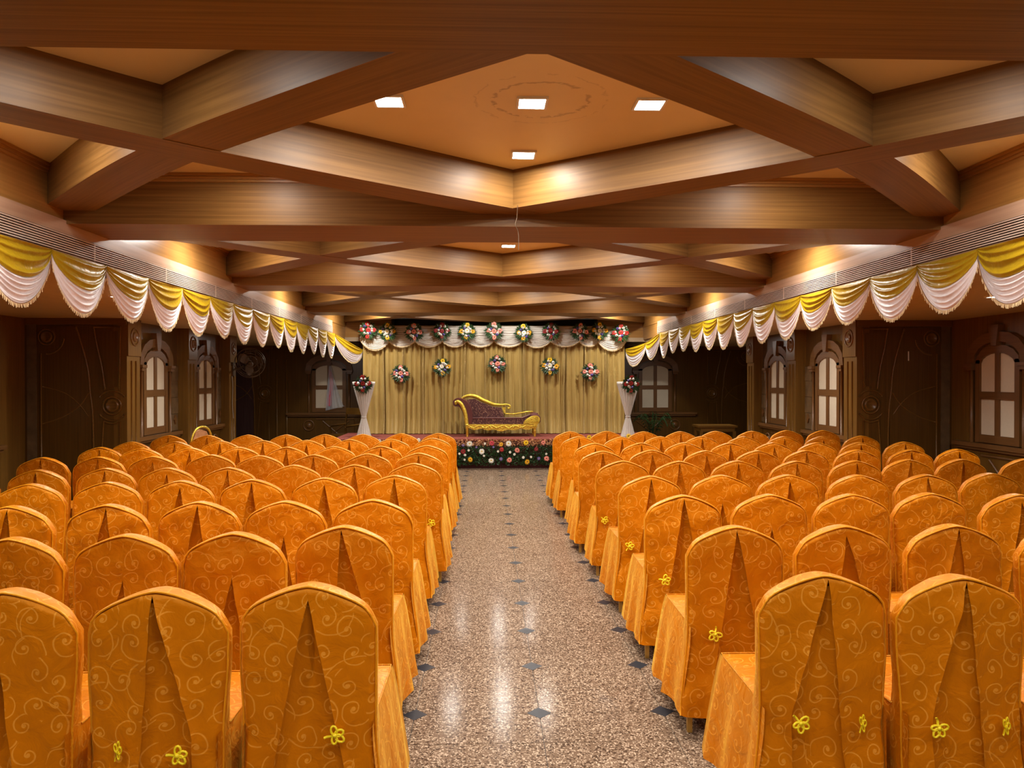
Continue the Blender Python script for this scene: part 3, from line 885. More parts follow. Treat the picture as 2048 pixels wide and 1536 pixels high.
def chair(x, y, kind, side, seed, label, rz, knots):
    e = empty('banquet_chair', (x, y, 0), rz)
    tag(e, label, 'chair', 'orange covered banquet chairs')
    for nm, me in chair_set(kind, side, seed).items():
        obj_from(me, 'back_flap' if nm.startswith('flap') else nm, e)
    fl, fr = {'n': (0, 0), 'l': (.03, 0), 'r': (0, .03)}[side]
    for lx, ly in ((-.178 - fl, -.012), (.178 + fr, -.012), (-.185, .42), (.185, .42)):
        obj_from(leg_me, 'leg', e, (lx, ly, 0))
    for kq, (kx, kz, a) in enumerate(knots):
        obj_from(knot_me, 'cord_knot', e, (kx, -.074 - .004, kz), (0, R(a), 0) if not (kq and a < 30) else (0, 0, 0), (.95, 1, .95) if not (kq and a < 30) else (.38, 1, 1.0))
    return e

CH_L = [
  [(-0.584, 2.531), (-1.051, 2.487), (-1.531, 2.491)],
  [(-0.652, 3.52), (-1.105, 3.385), (-1.555, 3.353), (-2.005, 3.3)],
  [(-0.634, 4.28), (-1.107, 4.242), (-1.576, 4.24), (-2.03, 4.16), (-2.521, 4.125)],
  [(-0.641, 5.345), (-1.103, 5.226), (-1.567, 5.162), (-2.021, 5.112), (-2.468, 5.062), (-2.92, 4.988)],
  [(-0.579, 6.086), (-1.03, 6.01), (-1.505, 6.004), (-1.95, 5.855), (-2.395, 5.847), (-2.84, 5.84), (-3.292, 5.753), (-3.75, 5.66)],
  [(-0.615, 6.937), (-1.06, 6.888), (-1.53, 6.812), (-1.98, 6.746), (-2.433, 6.832), (-2.88, 6.713), (-3.325, 6.691), (-3.77, 6.649)],
  [(-0.602, 7.715), (-1.052, 7.655), (-1.515, 7.63), (-1.965, 7.583), (-2.435, 7.581), (-2.88, 7.524), (-3.33, 7.495), (-3.789, 7.62)],
  [(-0.61, 8.663), (-1.06, 8.536), (-1.52, 8.516), (-1.965, 8.427), (-2.415, 8.374), (-2.865, 8.354), (-3.31, 8.281), (-3.755, 8.261)],
  [(-0.594, 9.428), (-1.047, 9.4), (-1.492, 9.284), (-1.94, 9.273), (-2.386, 9.242), (-2.832, 9.231), (-3.277, 9.179), (-3.722, 9.168)],
]
CH_R = [
  [(1.162, 2.608), (1.615, 2.559), (2.072, 2.518)],
  [(1.138, 3.457), (1.64, 3.455), (2.157, 3.452), (2.661, 3.421)],
  [(1.138, 4.377), (1.65, 4.392), (2.134, 4.386), (2.614, 4.412), (3.106, 4.355)],
  [(1.137, 5.251), (1.642, 5.281), (2.114, 5.277), (2.607, 5.259), (3.094, 5.261), (3.603, 5.326)],
  [(1.121, 6.219), (1.575, 6.179), (2.06, 6.194), (2.535, 6.154), (3.035, 6.169), (3.515, 6.242), (3.98, 6.259), (4.533, 6.254)],
  [(1.08, 7.058), (1.558, 7.152), (2.052, 7.072), (2.535, 7.049), (3.0, 7.061), (3.512, 7.105), (4.024, 7.099), (4.509, 7.145)],
  [(1.13, 7.92), (1.625, 7.944), (2.088, 7.97), (2.557, 7.917), (3.018, 7.927), (3.483, 7.921), (3.957, 7.946), (4.46, 7.984)],
  [(1.079, 8.836), (1.562, 8.752), (2.027, 8.819), (2.51, 8.811), (2.99, 8.764), (3.459, 8.756), (3.93, 8.785), (4.42, 8.834)],
  [(1.067, 9.685), (1.545, 9.73), (2.005, 9.639), (2.475, 9.639), (2.945, 9.684), (3.417, 9.684), (3.915, 9.80), (4.385, 9.776)],
]
KIND_L = ['WKP', 'KMMM', 'PMTTT', 'TWTWPP', 'PTMTWTTT', 'TWTMPWTT', 'PTPTTWPT', 'PTTWTTTP', 'TWPTTPTT']
KIND_R = ['SST', 'TWSK', 'TMPMW', 'TMWMTM', 'MTTTTSTT', 'TWWTTTTT', 'WTTTWPTT', 'TTWTPTWT', 'TTWTPTPP']
ROWN = ['first', 'second', 'third', 'fourth', 'fifth', 'sixth', 'seventh', 'eighth', 'ninth']
ORDN = ['first', 'second', 'third', 'fourth', 'fifth', 'sixth', 'seventh', 'eighth']
KNOTS = {('L', 0, 0): [(.098, .475, 40)], ('L', 0, 1): [(.085, .44, 55), (-.10, .455, 0)], ('R', 0, 0): [(-.10, .455, 100), (.11, .45, 10)], ('R', 0, 1): [(-.11, .455, 130), (.12, .455, 0)],
         ('R', 1, 0): [(-.11, .47, 150)], ('R', 2, 0): [(-.12, .47, 60)], ('L', 4, 0): [(.14, .48, 30)], ('R', 3, 0): [(-.16, .47, 0)], ('R', 4, 0): [(-.16, .47, 90)]}
for nm, rows, kinds, sd in (('L', CH_L, KIND_L, 'left'), ('R', CH_R, KIND_R, 'right')):
    for ri, row in enumerate(rows):
        px = None
        for ci, (x, y) in enumerate(row):
            if px is not None and nm == 'L': x = min(x, px - .4535)
            px = x
            side = 'n' if ci else ('r' if nm == 'L' else 'l')
            seed = (ri * 3 + ci) % 2 if ri > 1 else ci + 2
            rz = R(rnd.uniform(-1.0, 1.0))
            if ci == 0 and nm == 'R': rz = R(rnd.uniform(-3, 1))
            lab = 'orange covered chair %s of the aisle, %s row from the camera, %s' % (sd, ROWN[ri], 'on the aisle' if ci == 0 else ORDN[ci] + ' from the aisle')
            chair(x, y, kinds[ri][ci], side, seed, lab, rz, KNOTS.get((nm, ri, ci), []))

# uncovered gold-framed chair poking up behind the last row on the left
e = empty('gold_framed_chair', (-3.69, 9.9, 0), R(68)); tag(e, 'uncovered gold-framed chair standing behind the last left row', 'chair')
MB().tube(spline([(-.19, 0, .0), (-.19, 0, .5), (-.185, -.03, .80), (-.12, -.04, .955), (0, -.045, 1.0), (.12, -.04, .955), (.185, -.03, .80), (.19, 0, .5), (.19, 0, .0)], 5), .014, 8).build('frame', M['gold'], e, True)
MB().prism([(-.165, .55), (.165, .55), (.16, .80), (.10, .93), (0, .965), (-.10, .93), (-.16, .80)], -.03, .01).build('back_pad', M['peach'], e)
MB().box((-.2, .0, .44), (.2, .42, .50)).build('seat', M['peach'], e)
for lx in (-.18, .18): MB().tube([(lx, .38, 0), (lx, .38, .45)], .013, 8).build('leg', M['gold'], e, True)

# ================================================================== SWAGS
def swag_parts(w, drop, end=.05, gold_frac=.52, folds=5, bulge=.05, seed=0, nx=24, skew=0.0, dz=0.0, deep=1.0, pw=.6):
    """returns (upper, lower, fringe) builders; hangs from z=0 between x=0 and x=w, faces -y. dz: height change to the far end"""
    r = random.Random(seed); ph = r.uniform(0, 6.28); am = r.uniform(.9, 1.1)
    def pt(u, v, o=0.0):
        uu = u + skew * math.sin(math.pi * u)
        s = math.sin(math.pi * min(1, max(0, uu))) ** pw
        z = -v * (drop - end) * am * s - v * end - .012 * s + dz * u
        e = math.sin(math.pi * min(1, max(0, u)))
        fq = folds if v < gold_frac - .02 else folds * 1.7
        v0 = v; v = v + .025 * math.sin(9 * v + 2 * ph) * (1 if v < .97 else 0)
        f = (abs(math.sin(v * fq * math.pi + ph + .5 * math.sin(3 * u + ph))) ** .7 * (.026 if fq == folds else .020) - .01) * deep * (.3 + .7 * e)
        v = v0
        y = -.012 - bulge * e * (.25 + .75 * math.sin(math.pi * min(1, v * .9 + .05))) + f - o
        x = u * (w + .012) - .006
        return (x, y, z)
    nv1, nv2 = 30, 44
    up = MB().grid([[pt(i / nx, gold_frac * j / nv1) for i in range(nx + 1)] for j in range(nv1 + 1)], [[(i / nx * w, gold_frac * j / nv1 * drop) for i in range(nx + 1)] for j in range(nv1 + 1)])
    lo = MB().grid([[pt(i / nx, gold_frac - .03 + (1 - gold_frac + .03) * j / nv2, -.006) for i in range(nx + 1)] for j in range(nv2 + 1)], [[(i / nx * w, j / nv2 * drop) for i in range(nx + 1)] for j in range(nv2 + 1)])
    fr = MB(); n = 64
    for i in range(n):
        u = (i + .5) / n
        a = Vector(pt(u - .45 / n, 1.0)); b = Vector(pt(u + .45 / n, 1.0)); L = .024 + r.uniform(-.004, .006)
        sw = Vector((r.uniform(-.004, .004), r.uniform(-.004, .004), -L))
        k = len(fr.v)
        m = (a + b) / 2 + sw
        fr.v += [a, b, m + (b - a) * .3, m - (b - a) * .3]; fr.face((k, k + 1, k + 2, k + 3))
    return up, lo, fr
def mk(mb, name, mat):
    me = mb.mesh(name); me.materials.append(mat); me.polygons.foreach_set('use_smooth', [True] * len(me.polygons)); return me
def swag_meshes(**k):
    u, l, f = swag_parts(**k)
    return mk(u, 'gold_drape', M['swag_gold']), mk(l, 'white_drape', M['swag_white']), mk(f, 'fringe', M['fringe'])
SW = [swag_meshes(w=.70, drop=.352, end=.022, seed=s, skew=k, gold_frac=.57, folds=6, deep=.85) for s, k in ((1, .0), (2, .03), (3, -.03), (4, .02))]
def place_swag(ms, parent, loc, rz, sz=1.0):
    g = obj_from(ms[0], 'gold_drape', parent, loc, (0, 0, rz), (1, 1, sz))
    obj_from(ms[1], 'white_drape', g)
    f = obj_from(ms[2], 'fringe', g); f['kind'] = 'stuff'
def place_end(p0, p1, parent, drop, seed, origin):
    d = Vector(p1) - Vector(p0); w = math.hypot(d.x, d.y)
    ms = swag_meshes(w=w, drop=drop, seed=seed, dz=d.z)
    place_swag(ms, parent, Vector(p0) - Vector(origin), math.atan2(d.y, d.x))
ZT = 2.455
lv = empty('swag_valance', (XL + .012, 14.12, ZT)); tag(lv, 'mustard and white satin swag valance with cream fringe along the left fascia', 'valance')
for i in range(17):
    place_swag(SW[(i * 5 + i // 3) % 4], lv, (0, -.702 * (i + 1), 0), R(90), 1.16 - .013 * i)
place_end((XL + .012, 14.12, ZT), (-2.44, 15.0, 2.19), lv, .36, 11, (XL + .012, 14.12, ZT))
rv = empty('swag_valance', (XR - .012, 13.72, ZT)); tag(rv, 'mustard and white satin swag valance with cream fringe along the right fascia', 'valance')
for i in range(17):
    place_swag(SW[(i * 7 + i // 2) % 4], rv, (0, -.688 * i, 0), R(-90), 1.16 - .013 * i)
place_end((3.03, 14.35, 2.30), (XR - .012, 13.72, ZT), rv, .36, 12, (XR - .012, 13.72, ZT))
place_end((2.77, 15.0, 2.21), (3.03, 14.35, 2.30), rv, .36, 13, (XR - .012, 13.72, ZT))

# ================================================================== STAGE
st = empty('stage_platform', (0.16, 14.5, 0)); tag(st, 'low stage platform covered in red carpet at the end of the aisle', 'stage')
def sb(name, a, b, mat): return MB().box((a[0] - .16, a[1] - 14.5, a[2]), (b[0] - .16, b[1] - 14.5, b[2])).build(name, mat, st)
sb('base', (-2.74, STAGE_Y0 + .02, 0), (3.06, 15.40, STAGE_Z - .03), M['carpet_dk'])
sb('deck', (-2.78, STAGE_Y0, STAGE_Z - .03), (3.10, 15.42, STAGE_Z), M['carpet'])

# gold curtain backdrop
bd = empty('curtain_backdrop', (0.155, 15.08, STAGE_Z)); tag(bd, 'pleated gold curtain backdrop with sequinned strips behind the sofa', 'curtain')
bx0, bx1, bz = -2.43 - .155, 2.745 - .155, 2.14
NP = 13; pw = (bx1 - bx0) / NP
for k in range(NP):
    r = random.Random(50 + k); P = []; UV = []
    x0 = bx0 + k * pw; n = 44
    f1 = r.uniform(2.2, 3.8); f2 = r.uniform(6, 10); p1 = r.uniform(0, 6.28); p2 = r.uniform(0, 6.28)
    for j in range(15):
        v = j / 14; row = []; ur = []
        for i in range(n + 1):
            u = i / n
            amp = .021 + .014 * (1 - v) ** 1.5
            y = amp * math.sin(2 * math.pi * f1 * u + p1 + .5 * math.sin(3 * v)) + .55 * amp * abs(math.sin(math.pi * f2 * u + p2 + .8 * math.sin(4 * u + p1))) ** .6
            y -= .09 * max(0, .12 - v) / .12 * (0.4 + .6 * math.sin(math.pi * u))
            x = x0 + u * pw + .012 * math.sin(5 * v + p1) * math.sin(math.pi * u)
            row.append((x, y - .02, .012 + v * (bz - .012))); ur.append((x * 3, v))
        P.append(row); UV.append(ur)
    MB().grid(P, UV).build('curtain_panel', M['curtain'], bd, True)
    if k:
        P = []
        for j in range(15):
            v = j / 14
            P.append([(x0 + .018 * math.sin(3 * v + k) + d * .014, -.058 - .006 * (1 - abs(d)) - .06 * max(0, .12 - v) / .12, .01 + v * (bz - .02)) for d in (-1, -.5, 0, .5, 1)])
        MB().grid(P).build('sequin_strip', M['sequin'], bd, True)

# white swags across the top of the backdrop
def wx(px, Y=14.95): return (px - 973) / 1520 * Y
TOPB = [(740, 660.5, 'red'), (777.5, 663.6, 'yellow'), (830, 664, 'pink'), (885, 662, 'crimson'), (934, 663, 'yellow'), (988, 662, 'pink'), (1047, 665, 'yellow'), (1101, 662, 'crimson'), (1160, 663, 'pink'), (1198.6, 661, 'yellow'), (1240, 665, 'red')]
BX = [-2.293, -1.923, -1.406, -0.866, -0.384, 0.148, 0.728, 1.259, 1.839, 2.219, 2.626]
sv = empty('white_swag_valance', (0.155, 14.99, 2.665)); tag(sv, 'ivory satin swags across the top of the gold backdrop', 'valance')
edges = [-2.44] + BX[1:-1] + [2.75]
for k in range(10):
    a, b = edges[k], edges[k + 1]
    w = b - a + .06
    dr = .48 if k in (0, 9) else .40
    u, l, f = swag_parts(w=w, drop=dr, end=.24, gold_frac=.45, folds=9, bulge=.05, seed=70 + k, deep=1.3, pw=.6)
    g = obj_from(mk(u, 'swag', M['stage_white']), 'swag', sv, (a - .03 - .155, 0, 0))
    obj_from(mk(l, 'lower_folds', M['stage_white']), 'lower_folds', g)
    f2 = MB()
    obj = obj_from(mk(f, 'trim_fringe', M['fringe']), 'trim_fringe', g); obj['kind'] = 'stuff'; obj.scale = (1, 1, 1)

# ---- flowers
def gerbera_mesh(col, d=.1, petals=13, seed=0):
    r = random.Random(seed); mb = MB()
    for ringi, (rad, n, tilt, w) in enumerate(((.5, petals, .10, .15), (.36, petals - 2, .22, .13))):
        for k in range(n):
            a = 2 * math.pi * (k + .5 * ringi) / n + r.uniform(-.06, .06)
            c, s = math.cos(a), math.sin(a); R0 = d * rad * r.uniform(.92, 1.05)
            def q(t, ww, h): return (c * R0 * t - s * ww, -h, s * R0 * t + c * ww)
            b = len(mb.v); y = d * (.05 + .05 * ringi)
            mb.v += [q(.15, -w * d * .3, y), q(.15, w * d * .3, y), q(.65, -w * d * .62, y + tilt * d * .5), q(.65, w * d * .62, y + tilt * d * .5), q(1, -w * d * .22, y + tilt * d * .35), q(1, w * d * .22, y + tilt * d * .35)]
            mb.face((b, b + 1, b + 3, b + 2)); mb.face((b + 2, b + 3, b + 5, b + 4))
    me = mb.mesh('gerbera'); me.materials.append(M[col]); return me
def eye_mesh(d, mat):
    mb = MB().lathe([(.001, -d * .2), (d * .07, -d * .19), (d * .12, -d * .14), (d * .12, -d * .06)], (0, 0, 0), 10, 'y')
    me = mb.mesh('flower_eye'); me.materials.append(M[mat]); return me
def rose_mesh(col, d):
    mb = MB()
    for k, (rr, h) in enumerate(((.5, .18), (.40, .30), (.28, .38), (.15, .42))):
        n = 9; row0 = []; row1 = []
        for i in range(n):
            a = 2 * math.pi * i / n + k * .4; wv = 1 + .14 * math.sin(3 * a + k)
            row0.append((math.cos(a) * d * rr * .55, 0, math.sin(a) * d * rr * .55)); row1.append((math.cos(a) * d * rr * wv, -d * h, math.sin(a) * d * rr * wv))
        mb.grid([row0, row1, [(p[0] * .7, p[1] - d * .05, p[2] * .7) for p in row1]], closeu=True)
    me = mb.mesh('rose'); me.materials.append(M[col]); me.polygons.foreach_set('use_smooth', [True] * len(me.polygons)); return me
GER = {c: gerbera_mesh(c, .108, seed=i) for i, c in enumerate(('p_red', 'p_crimson', 'p_pink', 'p_magenta', 'p_yellow', 'p_amber', 'p_white', 'p_violet'))}
EYE_D, EYE_Y = eye_mesh(.108, 'c_dark'), eye_mesh(.108, 'c_yel')
ROSE = {c: rose_mesh(c, .058) for c in ('p_white', 'p_violet', 'p_pink')}
def foliage_mesh(seed, rad=.178, n=300, down=1.15):
    r = random.Random(seed); mb = MB()
    for k in range(n):
        a = r.uniform(0, 2 * math.pi); L = rad * r.uniform(.55, 1.08); c, s = math.cos(a), math.sin(a)
        if s < 0: L *= down
        w = r.uniform(.010, .022); b0 = rad * r.uniform(0, .35); y0 = -r.uniform(.0, .05); y1 = y0 - r.uniform(-.02, .045)
        b = len(mb.v); mid = (b0 + L) / 2
        mb.v += [(c * b0, y0, s * b0), (c * mid - s * w, (y0 + y1) / 2 - .01, s * mid + c * w), (c * mid + s * w, (y0 + y1) / 2 - .01, s * mid - c * w), (c * L, y1, s * L)]
        mb.face((b, b + 1, b + 3, b + 2))
    me = mb.mesh('foliage'); me.materials.append(M['leaf'] if seed % 3 else M['leaf_lt']); return me
FOL = [foliage_mesh(s) for s in (1, 2, 4)]
PAL = {'red': ('p_red', 'p_red'), 'crimson': ('p_crimson', 'p_crimson'), 'pink': ('p_pink', 'p_pink'), 'yellow': ('p_amber', 'p_white')}
def bouquet(x, y, z, typ, label, group, scale=1.0, seed=0, name='flower_bouquet'):
    r = random.Random(seed)
    e = empty(name, (x, y, z)); tag(e, label, 'bouquet', group)
    fo = obj_from(FOL[seed % 3], 'foliage', e, (0, 0, 0), (0, r.uniform(-.1, .1), 0), (scale,) * 3); fo['kind'] = 'stuff'
    outer, cen = PAL[typ]
    for k, (fx, fz) in enumerate(((0, 0), (0, .118), (.112, -.004), (-.112, .0), (0, -.125))):
        c = cen if k == 0 else outer
        if typ == 'yellow' and k == 1: c = 'p_yellow'
        s = scale * r.uniform(.88, 1.05)
        g = obj_from(GER[c], 'gerbera', e, ((fx + r.uniform(-.012, .012)) * scale, -.055 * scale, (fz + r.uniform(-.01, .01)) * scale), (r.uniform(-.15, .15), r.uniform(0, 6), r.uniform(-.15, .15)), (s,) * 3)
        obj_from(EYE_Y if c == 'p_white' else EYE_D, 'flower_eye', g)
    for k in range(9):
        a = 2 * math.pi * (k + .5) / 9 + r.uniform(-.2, .2); q = r.uniform(.068, .10) * scale
        obj_from(ROSE['p_violet' if k % 4 == 3 else 'p_white'], 'rose', e, (math.cos(a) * q, -.065 * scale, math.sin(a) * q * 1.05), (0, r.uniform(0, 6), 0), (scale * r.uniform(.75, 1.05),) * 3)
    return e
tl = ['first', 'second', 'third', 'fourth', 'fifth', 'sixth', 'seventh', 'eighth', 'ninth', 'tenth', 'last']
DESC = {'red': 'red and white flower bouquet', 'crimson': 'dark crimson and white flower bouquet', 'pink': 'pink and white flower bouquet', 'yellow': 'yellow and white flower bouquet'}
for k, (px, py, typ) in enumerate(TOPB):
    bouquet(BX[k], 14.89, 1.62 + (757 - py) / 1520 * 14.89, typ, '%s on the ivory swags, %s from the left' % (DESC[typ], tl[k]), 'bouquets along the top of the backdrop', 1.0, k + 1)
for k, (px, py, typ) in enumerate(((802.6, 746.8, 'pink'), (885, 733.8, 'yellow'), (994, 727, 'pink'), (1100, 732, 'yellow'), (1181, 743, 'pink'))):
    X = [-1.678, -0.866, 0.208, 1.252, 2.05][k]
    bouquet(X, 14.98, 1.62 + (757 - py) / 1520 * 14.98, typ, '%s pinned on the gold curtain, %s of five' % (DESC[typ], tl[k]), 'bouquets on the gold curtain', 1.0, k + 21)

# ---- draped flower stands
for k, (X, sd) in enumerate(((-2.285, 'left'), (2.665, 'right'))):
    Y = 14.25
    e = empty('flower_stand', (X, Y, STAGE_Z)); tag(e, 'hourglass flower stand draped in white cloth, %s end of the stage' % sd, 'stand', 'draped flower stands')
    rows = []; n = 72
    prof = [(.135, .004), (.118, .06), (.085, .20), (.052, .33), (.040, .375), (.050, .42), (.095, .60), (.150, .82), (.192, .985), (.200, 1.03), (.185, 1.035), (.02, 1.02)]
    for r0, h in prof:
        row = []
        for i in range(n):
            a = 2 * math.pi * i / n
            rr = r0 * (1 + .075 * math.cos(18 * a + 2 * h))
            row.append((rr * math.cos(a), rr * math.sin(a) * .8, h))
        rows.append(row)
    MB().grid(rows, closeu=True).build('drape', M['stage_white'], e, True)
    MB().lathe([(.046, .36), (.052, .372), (.046, .388)], (0, 0, 0), 20).build('tie_band', M['stage_white'], e, True)
    bouquet(X + .02, Y - .17, 1.525, 'red', 'red and white flower bouquet on the %s draped stand' % sd, 'bouquets on the draped stands', .95, 31 + k)

# ---- leafy border along the stage front
def leaf_mass(x0, x1, y0, y1, z0, z1, n, seed, size, name, mat, thr=None):
    r = random.Random(seed); mb = MB()
    for k in range(n):
        x = r.uniform(x0, x1); z = r.uniform(z0, z1); y = r.uniform(y0, y1) 
        s = size * r.uniform(.6, 1.3); d = Vector((r.uniform(-1, 1), r.uniform(-1, .1), r.uniform(-.6, 1))).normalized()
        p = d.cross(Vector((r.uniform(-1, 1), r.uniform(-1, 1), r.uniform(-1, 1)))).normalized()
        c = Vector((x, y, z)); b = len(mb.v)
        mb.v += [c, c + d * s * .5 + p * s * .2, c + d * s * .5 - p * s * .2, c + d * s]
        mb.face((b, b + 1, b + 3, b + 2))
    return mb.build(name, mat)
h = leaf_mass(-2.75, 3.05, 13.54, 13.655, .07, .405, 12000, 3, .045, 'leafy_border', M['leaf']); tag(h, 'dense dark green leafy border along the stage front', 'foliage', kind='stuff')
h = leaf_mass(-2.75, 3.05, 13.57, 13.66, .41, .53, 3200, 5, .04, 'dry_fringe', M['peach']); tag(h, 'peach dried fringe along the stage front above the greenery', 'fringe', kind='stuff')
FL = [(-0.304, .462, 'p_white', 1.25), (-.031, .464, 'p_white', .5), (.094, .472, 'p_magenta', 1.05), (.393, .463, 'p_white', 1.2), (.70, .478, 'p_yellow', 1.15), (1.01, .478, 'p_pink', .95),
      (-.417, .325, 'p_crimson', 1.1), (-.317, .345, 'p_white', .5), (-.088, .323, 'p_white', 1.2), (.268, .357, 'p_red', .95), (.547, .345, 'p_pink', 1.1), (.882, .362, 'p_crimson', .95),
      (-.48, .285, 'p_white', .5), (-.381, .262, 'p_white', .55), (.204, .322, 'p_white', .5), (.418, .309, 'p_white', .55), (.495, .27, 'p_white', .55), (.653, .215, 'p_white', .6), (.793, .223, 'p_white', .5), (1.062, .277, 'p_white', .5), (-.045, .247, 'p_white', .5),
      (-.287, .182, 'p_amber', 1.05), (.082, .163, 'p_white', 1.15), (.257, .19, 'p_violet', .75), (.406, .172, 'p_pink', 1.1), (.721, .138, 'p_amber', 1.1), (.928, .195, 'p_violet', .75), (1.07, .195, 'p_pink', 1.1),
      (-.39, .177, 'p_white', .45), (-.57, .455, 'p_white', .7), (-.417, .435, 'p_violet', .6), (.26, .45, 'p_amber', .9), (.12, .40, 'p_violet', .5), (-.18, .40, 'p_violet', .5),
      (-1.89, .52, 'p_white', .7), (-1.20, .53, 'p_white', .8), (-.75, .50, 'p_red', .9), (1.83, .57, 'p_yellow', 1.1), (2.54, .59, 'p_yellow', 1.1), (1.35, .48, 'p_pink', 1.0)]
CN = {'p_white': 'white', 'p_magenta': 'magenta', 'p_yellow': 'yellow', 'p_pink': 'pink', 'p_crimson': 'crimson', 'p_red': 'red', 'p_amber': 'amber', 'p_violet': 'violet'}
OR2 = ['first', 'second', 'third', 'fourth', 'fifth', 'sixth', 'seventh', 'eighth', 'ninth', 'tenth', 'eleventh', 'twelfth', 'thirteenth', 'fourteenth', 'fifteenth']
cols = {}
for f in FL: cols.setdefault((f[2], f[3] < .7), []).append(f)
for (c, sm), fs in cols.items():
    fs.sort()
    for k, (x, z, _, s) in enumerate(fs):
        rr = random.Random(int(x * 1000))
        e = empty('gerbera_flower', (x, 13.50, z))
        lab = '%s%s gerbera in the leafy stage border' % ('small ' if sm else '', CN[c])
        if len(fs) > 1: lab += ', %s of its colour from the left' % OR2[k]
        tag(e, lab, 'flower', 'flowers along the stage front')
        g = obj_from(GER[c], 'petals', e, None, (rr.uniform(-.2, .2), rr.uniform(0, 6), rr.uniform(-.25, .25)), (s * .82,) * 3)
        obj_from(EYE_Y if c in ('p_white', 'p_violet') else EYE_D, 'flower_eye', g)
        if True:
            MB().tube([(0, .0, .0), (0, .03, -.03), (0, .075, -.075 if z > .35 else -.02)], .003, 5).build('stem', M['leaf_lt'], e)

# ---- chaise longue
ch = empty('chaise_longue', (-0.362, 14.28, STAGE_Z)); tag(ch, 'carved gold chaise longue upholstered in maroon brocade on the stage', 'sofa')
def Z(pts): return [((a - 510) * .001118, (945 - b) * .001118) for a, b in pts]
def Zs(pts): return Z([(p.x, p.y) for p in spline([(a, b, 0) for a, b in pts], 4)])
def Z3(pts, y): return [(a, y, b) for a, b in Z(pts)]
G = M['gold']
ap = [(490, 735), (1690, 735), (1680, 790)]
for k in range(25):
    t = k / 24; x = 1640 - t * 1120
    d = 800 + 30 * abs(math.sin(t * math.pi * 5)) + 26 * math.exp(-((t - .5) / .16) ** 2) - 12 * (abs(t - .5) > .45)
    ap.append((x, d))
ap += [(490, 790)]
MB().prism(Z(ap), -.012, .03).build('apron', G, ch)
ro = MB()
ro.tube(Z3(spline2 := [(520, 760)] + [(560 + 1000 * k / 40, 775 + 22 * math.sin(k / 40 * math.pi * 10)) for k in range(41)] + [(1620, 770)], -.016), .010, 6)
ro.build('apron_scroll', G, ch, True)
for k in range(6):
    x, z = Z([(770 + 130 * k, 785)])[0]
    MB().lathe([(.001, -.034), (.010, -.03), (.016, -.018), (.016, -.01)], (x, 0, z), 10, 'y').build('rosette', G, ch, True)
MB().box((*Z([(500, 735)])[0][:1], .03, Z([(0, 790)])[0][1]), (Z([(1680, 735)])[0][0], .55, Z([(0, 735)])[0][1])).build('seat_frame', M['gold'], ch)
for zx in (510, 1645):
    for y in (.01, .52):
        x = (zx - 510) * .001118
        MB().lathe([(.020, 0), (.024, .02), (.020, .035), (.026, .05), (.022, .10), (.028, .115), (.022, .13), (.030, .15), (.034, .18), (.034, .20)], (x, y, 0), 12).build('leg', G, ch, True)
MB().prism(Z([(565, 738), (565, 640), (1440, 640), (1560, 590), (1640, 555), (1700, 562), (1740, 610), (1748, 690), (1700, 738)]), .02, .53).build('seat_cushion', M['brocade'], ch)
MB().tube(Z3([(565, 634), (1440, 634), (1560, 584), (1640, 550), (1700, 556)], .02), .009, 6).build('cushion_piping', M['maroon'], ch, True)
MB().lathe([(.001, .0), (.10, .0), (.108, .01), (.108, .52), (.10, .53), (.001, .53)], (*[Z([(1650, 650)])[0][0]], 0.0, Z([(1650, 650)])[0][1]), 24, 'y').build('end_roll', M['maroon'], ch, True)
MB().prism(Zs([(1450, 728), (1480, 665), (1560, 612), (1655, 585), (1715, 610), (1732, 670), (1700, 735)]), -.02, .0).build('end_shell', G, ch)
for k in range(4):
    MB().tube(Z3(spline([(1470 + 10 * k, 720 - 10 * k, 0), (1560, 700 - 26 * k, 0), (1690, 690 - 30 * k, 0)], 4) and [(1475 + 6 * k, 715 - 14 * k), (1580, 695 - 26 * k), (1700, 690 - 28 * k)], -.022), .009, 6).build('shell_rib', G, ch, True)
MB().prism(Zs([(480, 738), (452, 610), (420, 510), (365, 440), (300, 432), (268, 385), (285, 325), (345, 298), (420, 310), (495, 350), (555, 430), (588, 540), (595, 640), (575, 738)]), .01, .54).build('arm', M['maroon'], ch)
ap_ = spline([(330, 400, 0), (318, 370, 0), (350, 352, 0), (400, 385, 0), (440, 450, 0), (475, 540, 0), (492, 640, 0), (505, 740, 0)], 5)
MB().tube([(*Z([(p.x, p.y)])[0][:1], -.005, Z([(p.x, p.y)])[0][1]) for p in ap_], [.022 + .014 * min(1, i / 14) for i in range(len(ap_))], 10).build('arm_scroll', G, ch, True)
MB().prism(Z([(520, 640), (500, 330)]) + Zs([(640, 318), (720, 368), (860, 420), (960, 458), (1090, 470)]) + Z([(1140, 640)]), .44, .53).build('backrest', M['brocade'], ch)
bp_ = spline([(410, 312, 0), (470, 276, 0), (560, 262, 0), (660, 282, 0), (760, 335, 0), (860, 378, 0), (960, 415, 0), (1080, 425, 0), (1180, 415, 0), (1238, 440, 0), (1240, 475, 0), (1212, 486, 0), (1200, 466, 0)], 5)
MB().tube([(*Z([(p.x, p.y)])[0][:1], .47, Z([(p.x, p.y)])[0][1]) for p in bp_], [.012 + .026 * math.sin(math.pi * min(1, (i + 2) / 42)) + .004 for i in range(len(bp_))], 10).build('back_crest', G, ch, True)
MB().prism(Z([(1105, 465), (1165, 465), (1160, 570), (1140, 570)]), .45, .52).build('back_post', G, ch)
MB().tube([(*Z([(p.x, p.y)])[0][:1], .49, Z([(p.x, p.y)])[0][1]) for p in spline([(1150, 575, 0), (1300, 585, 0), (1430, 565, 0), (1540, 545, 0), (1640, 545, 0)], 4)], .014, 8).build('rear_rail', G, ch, True)

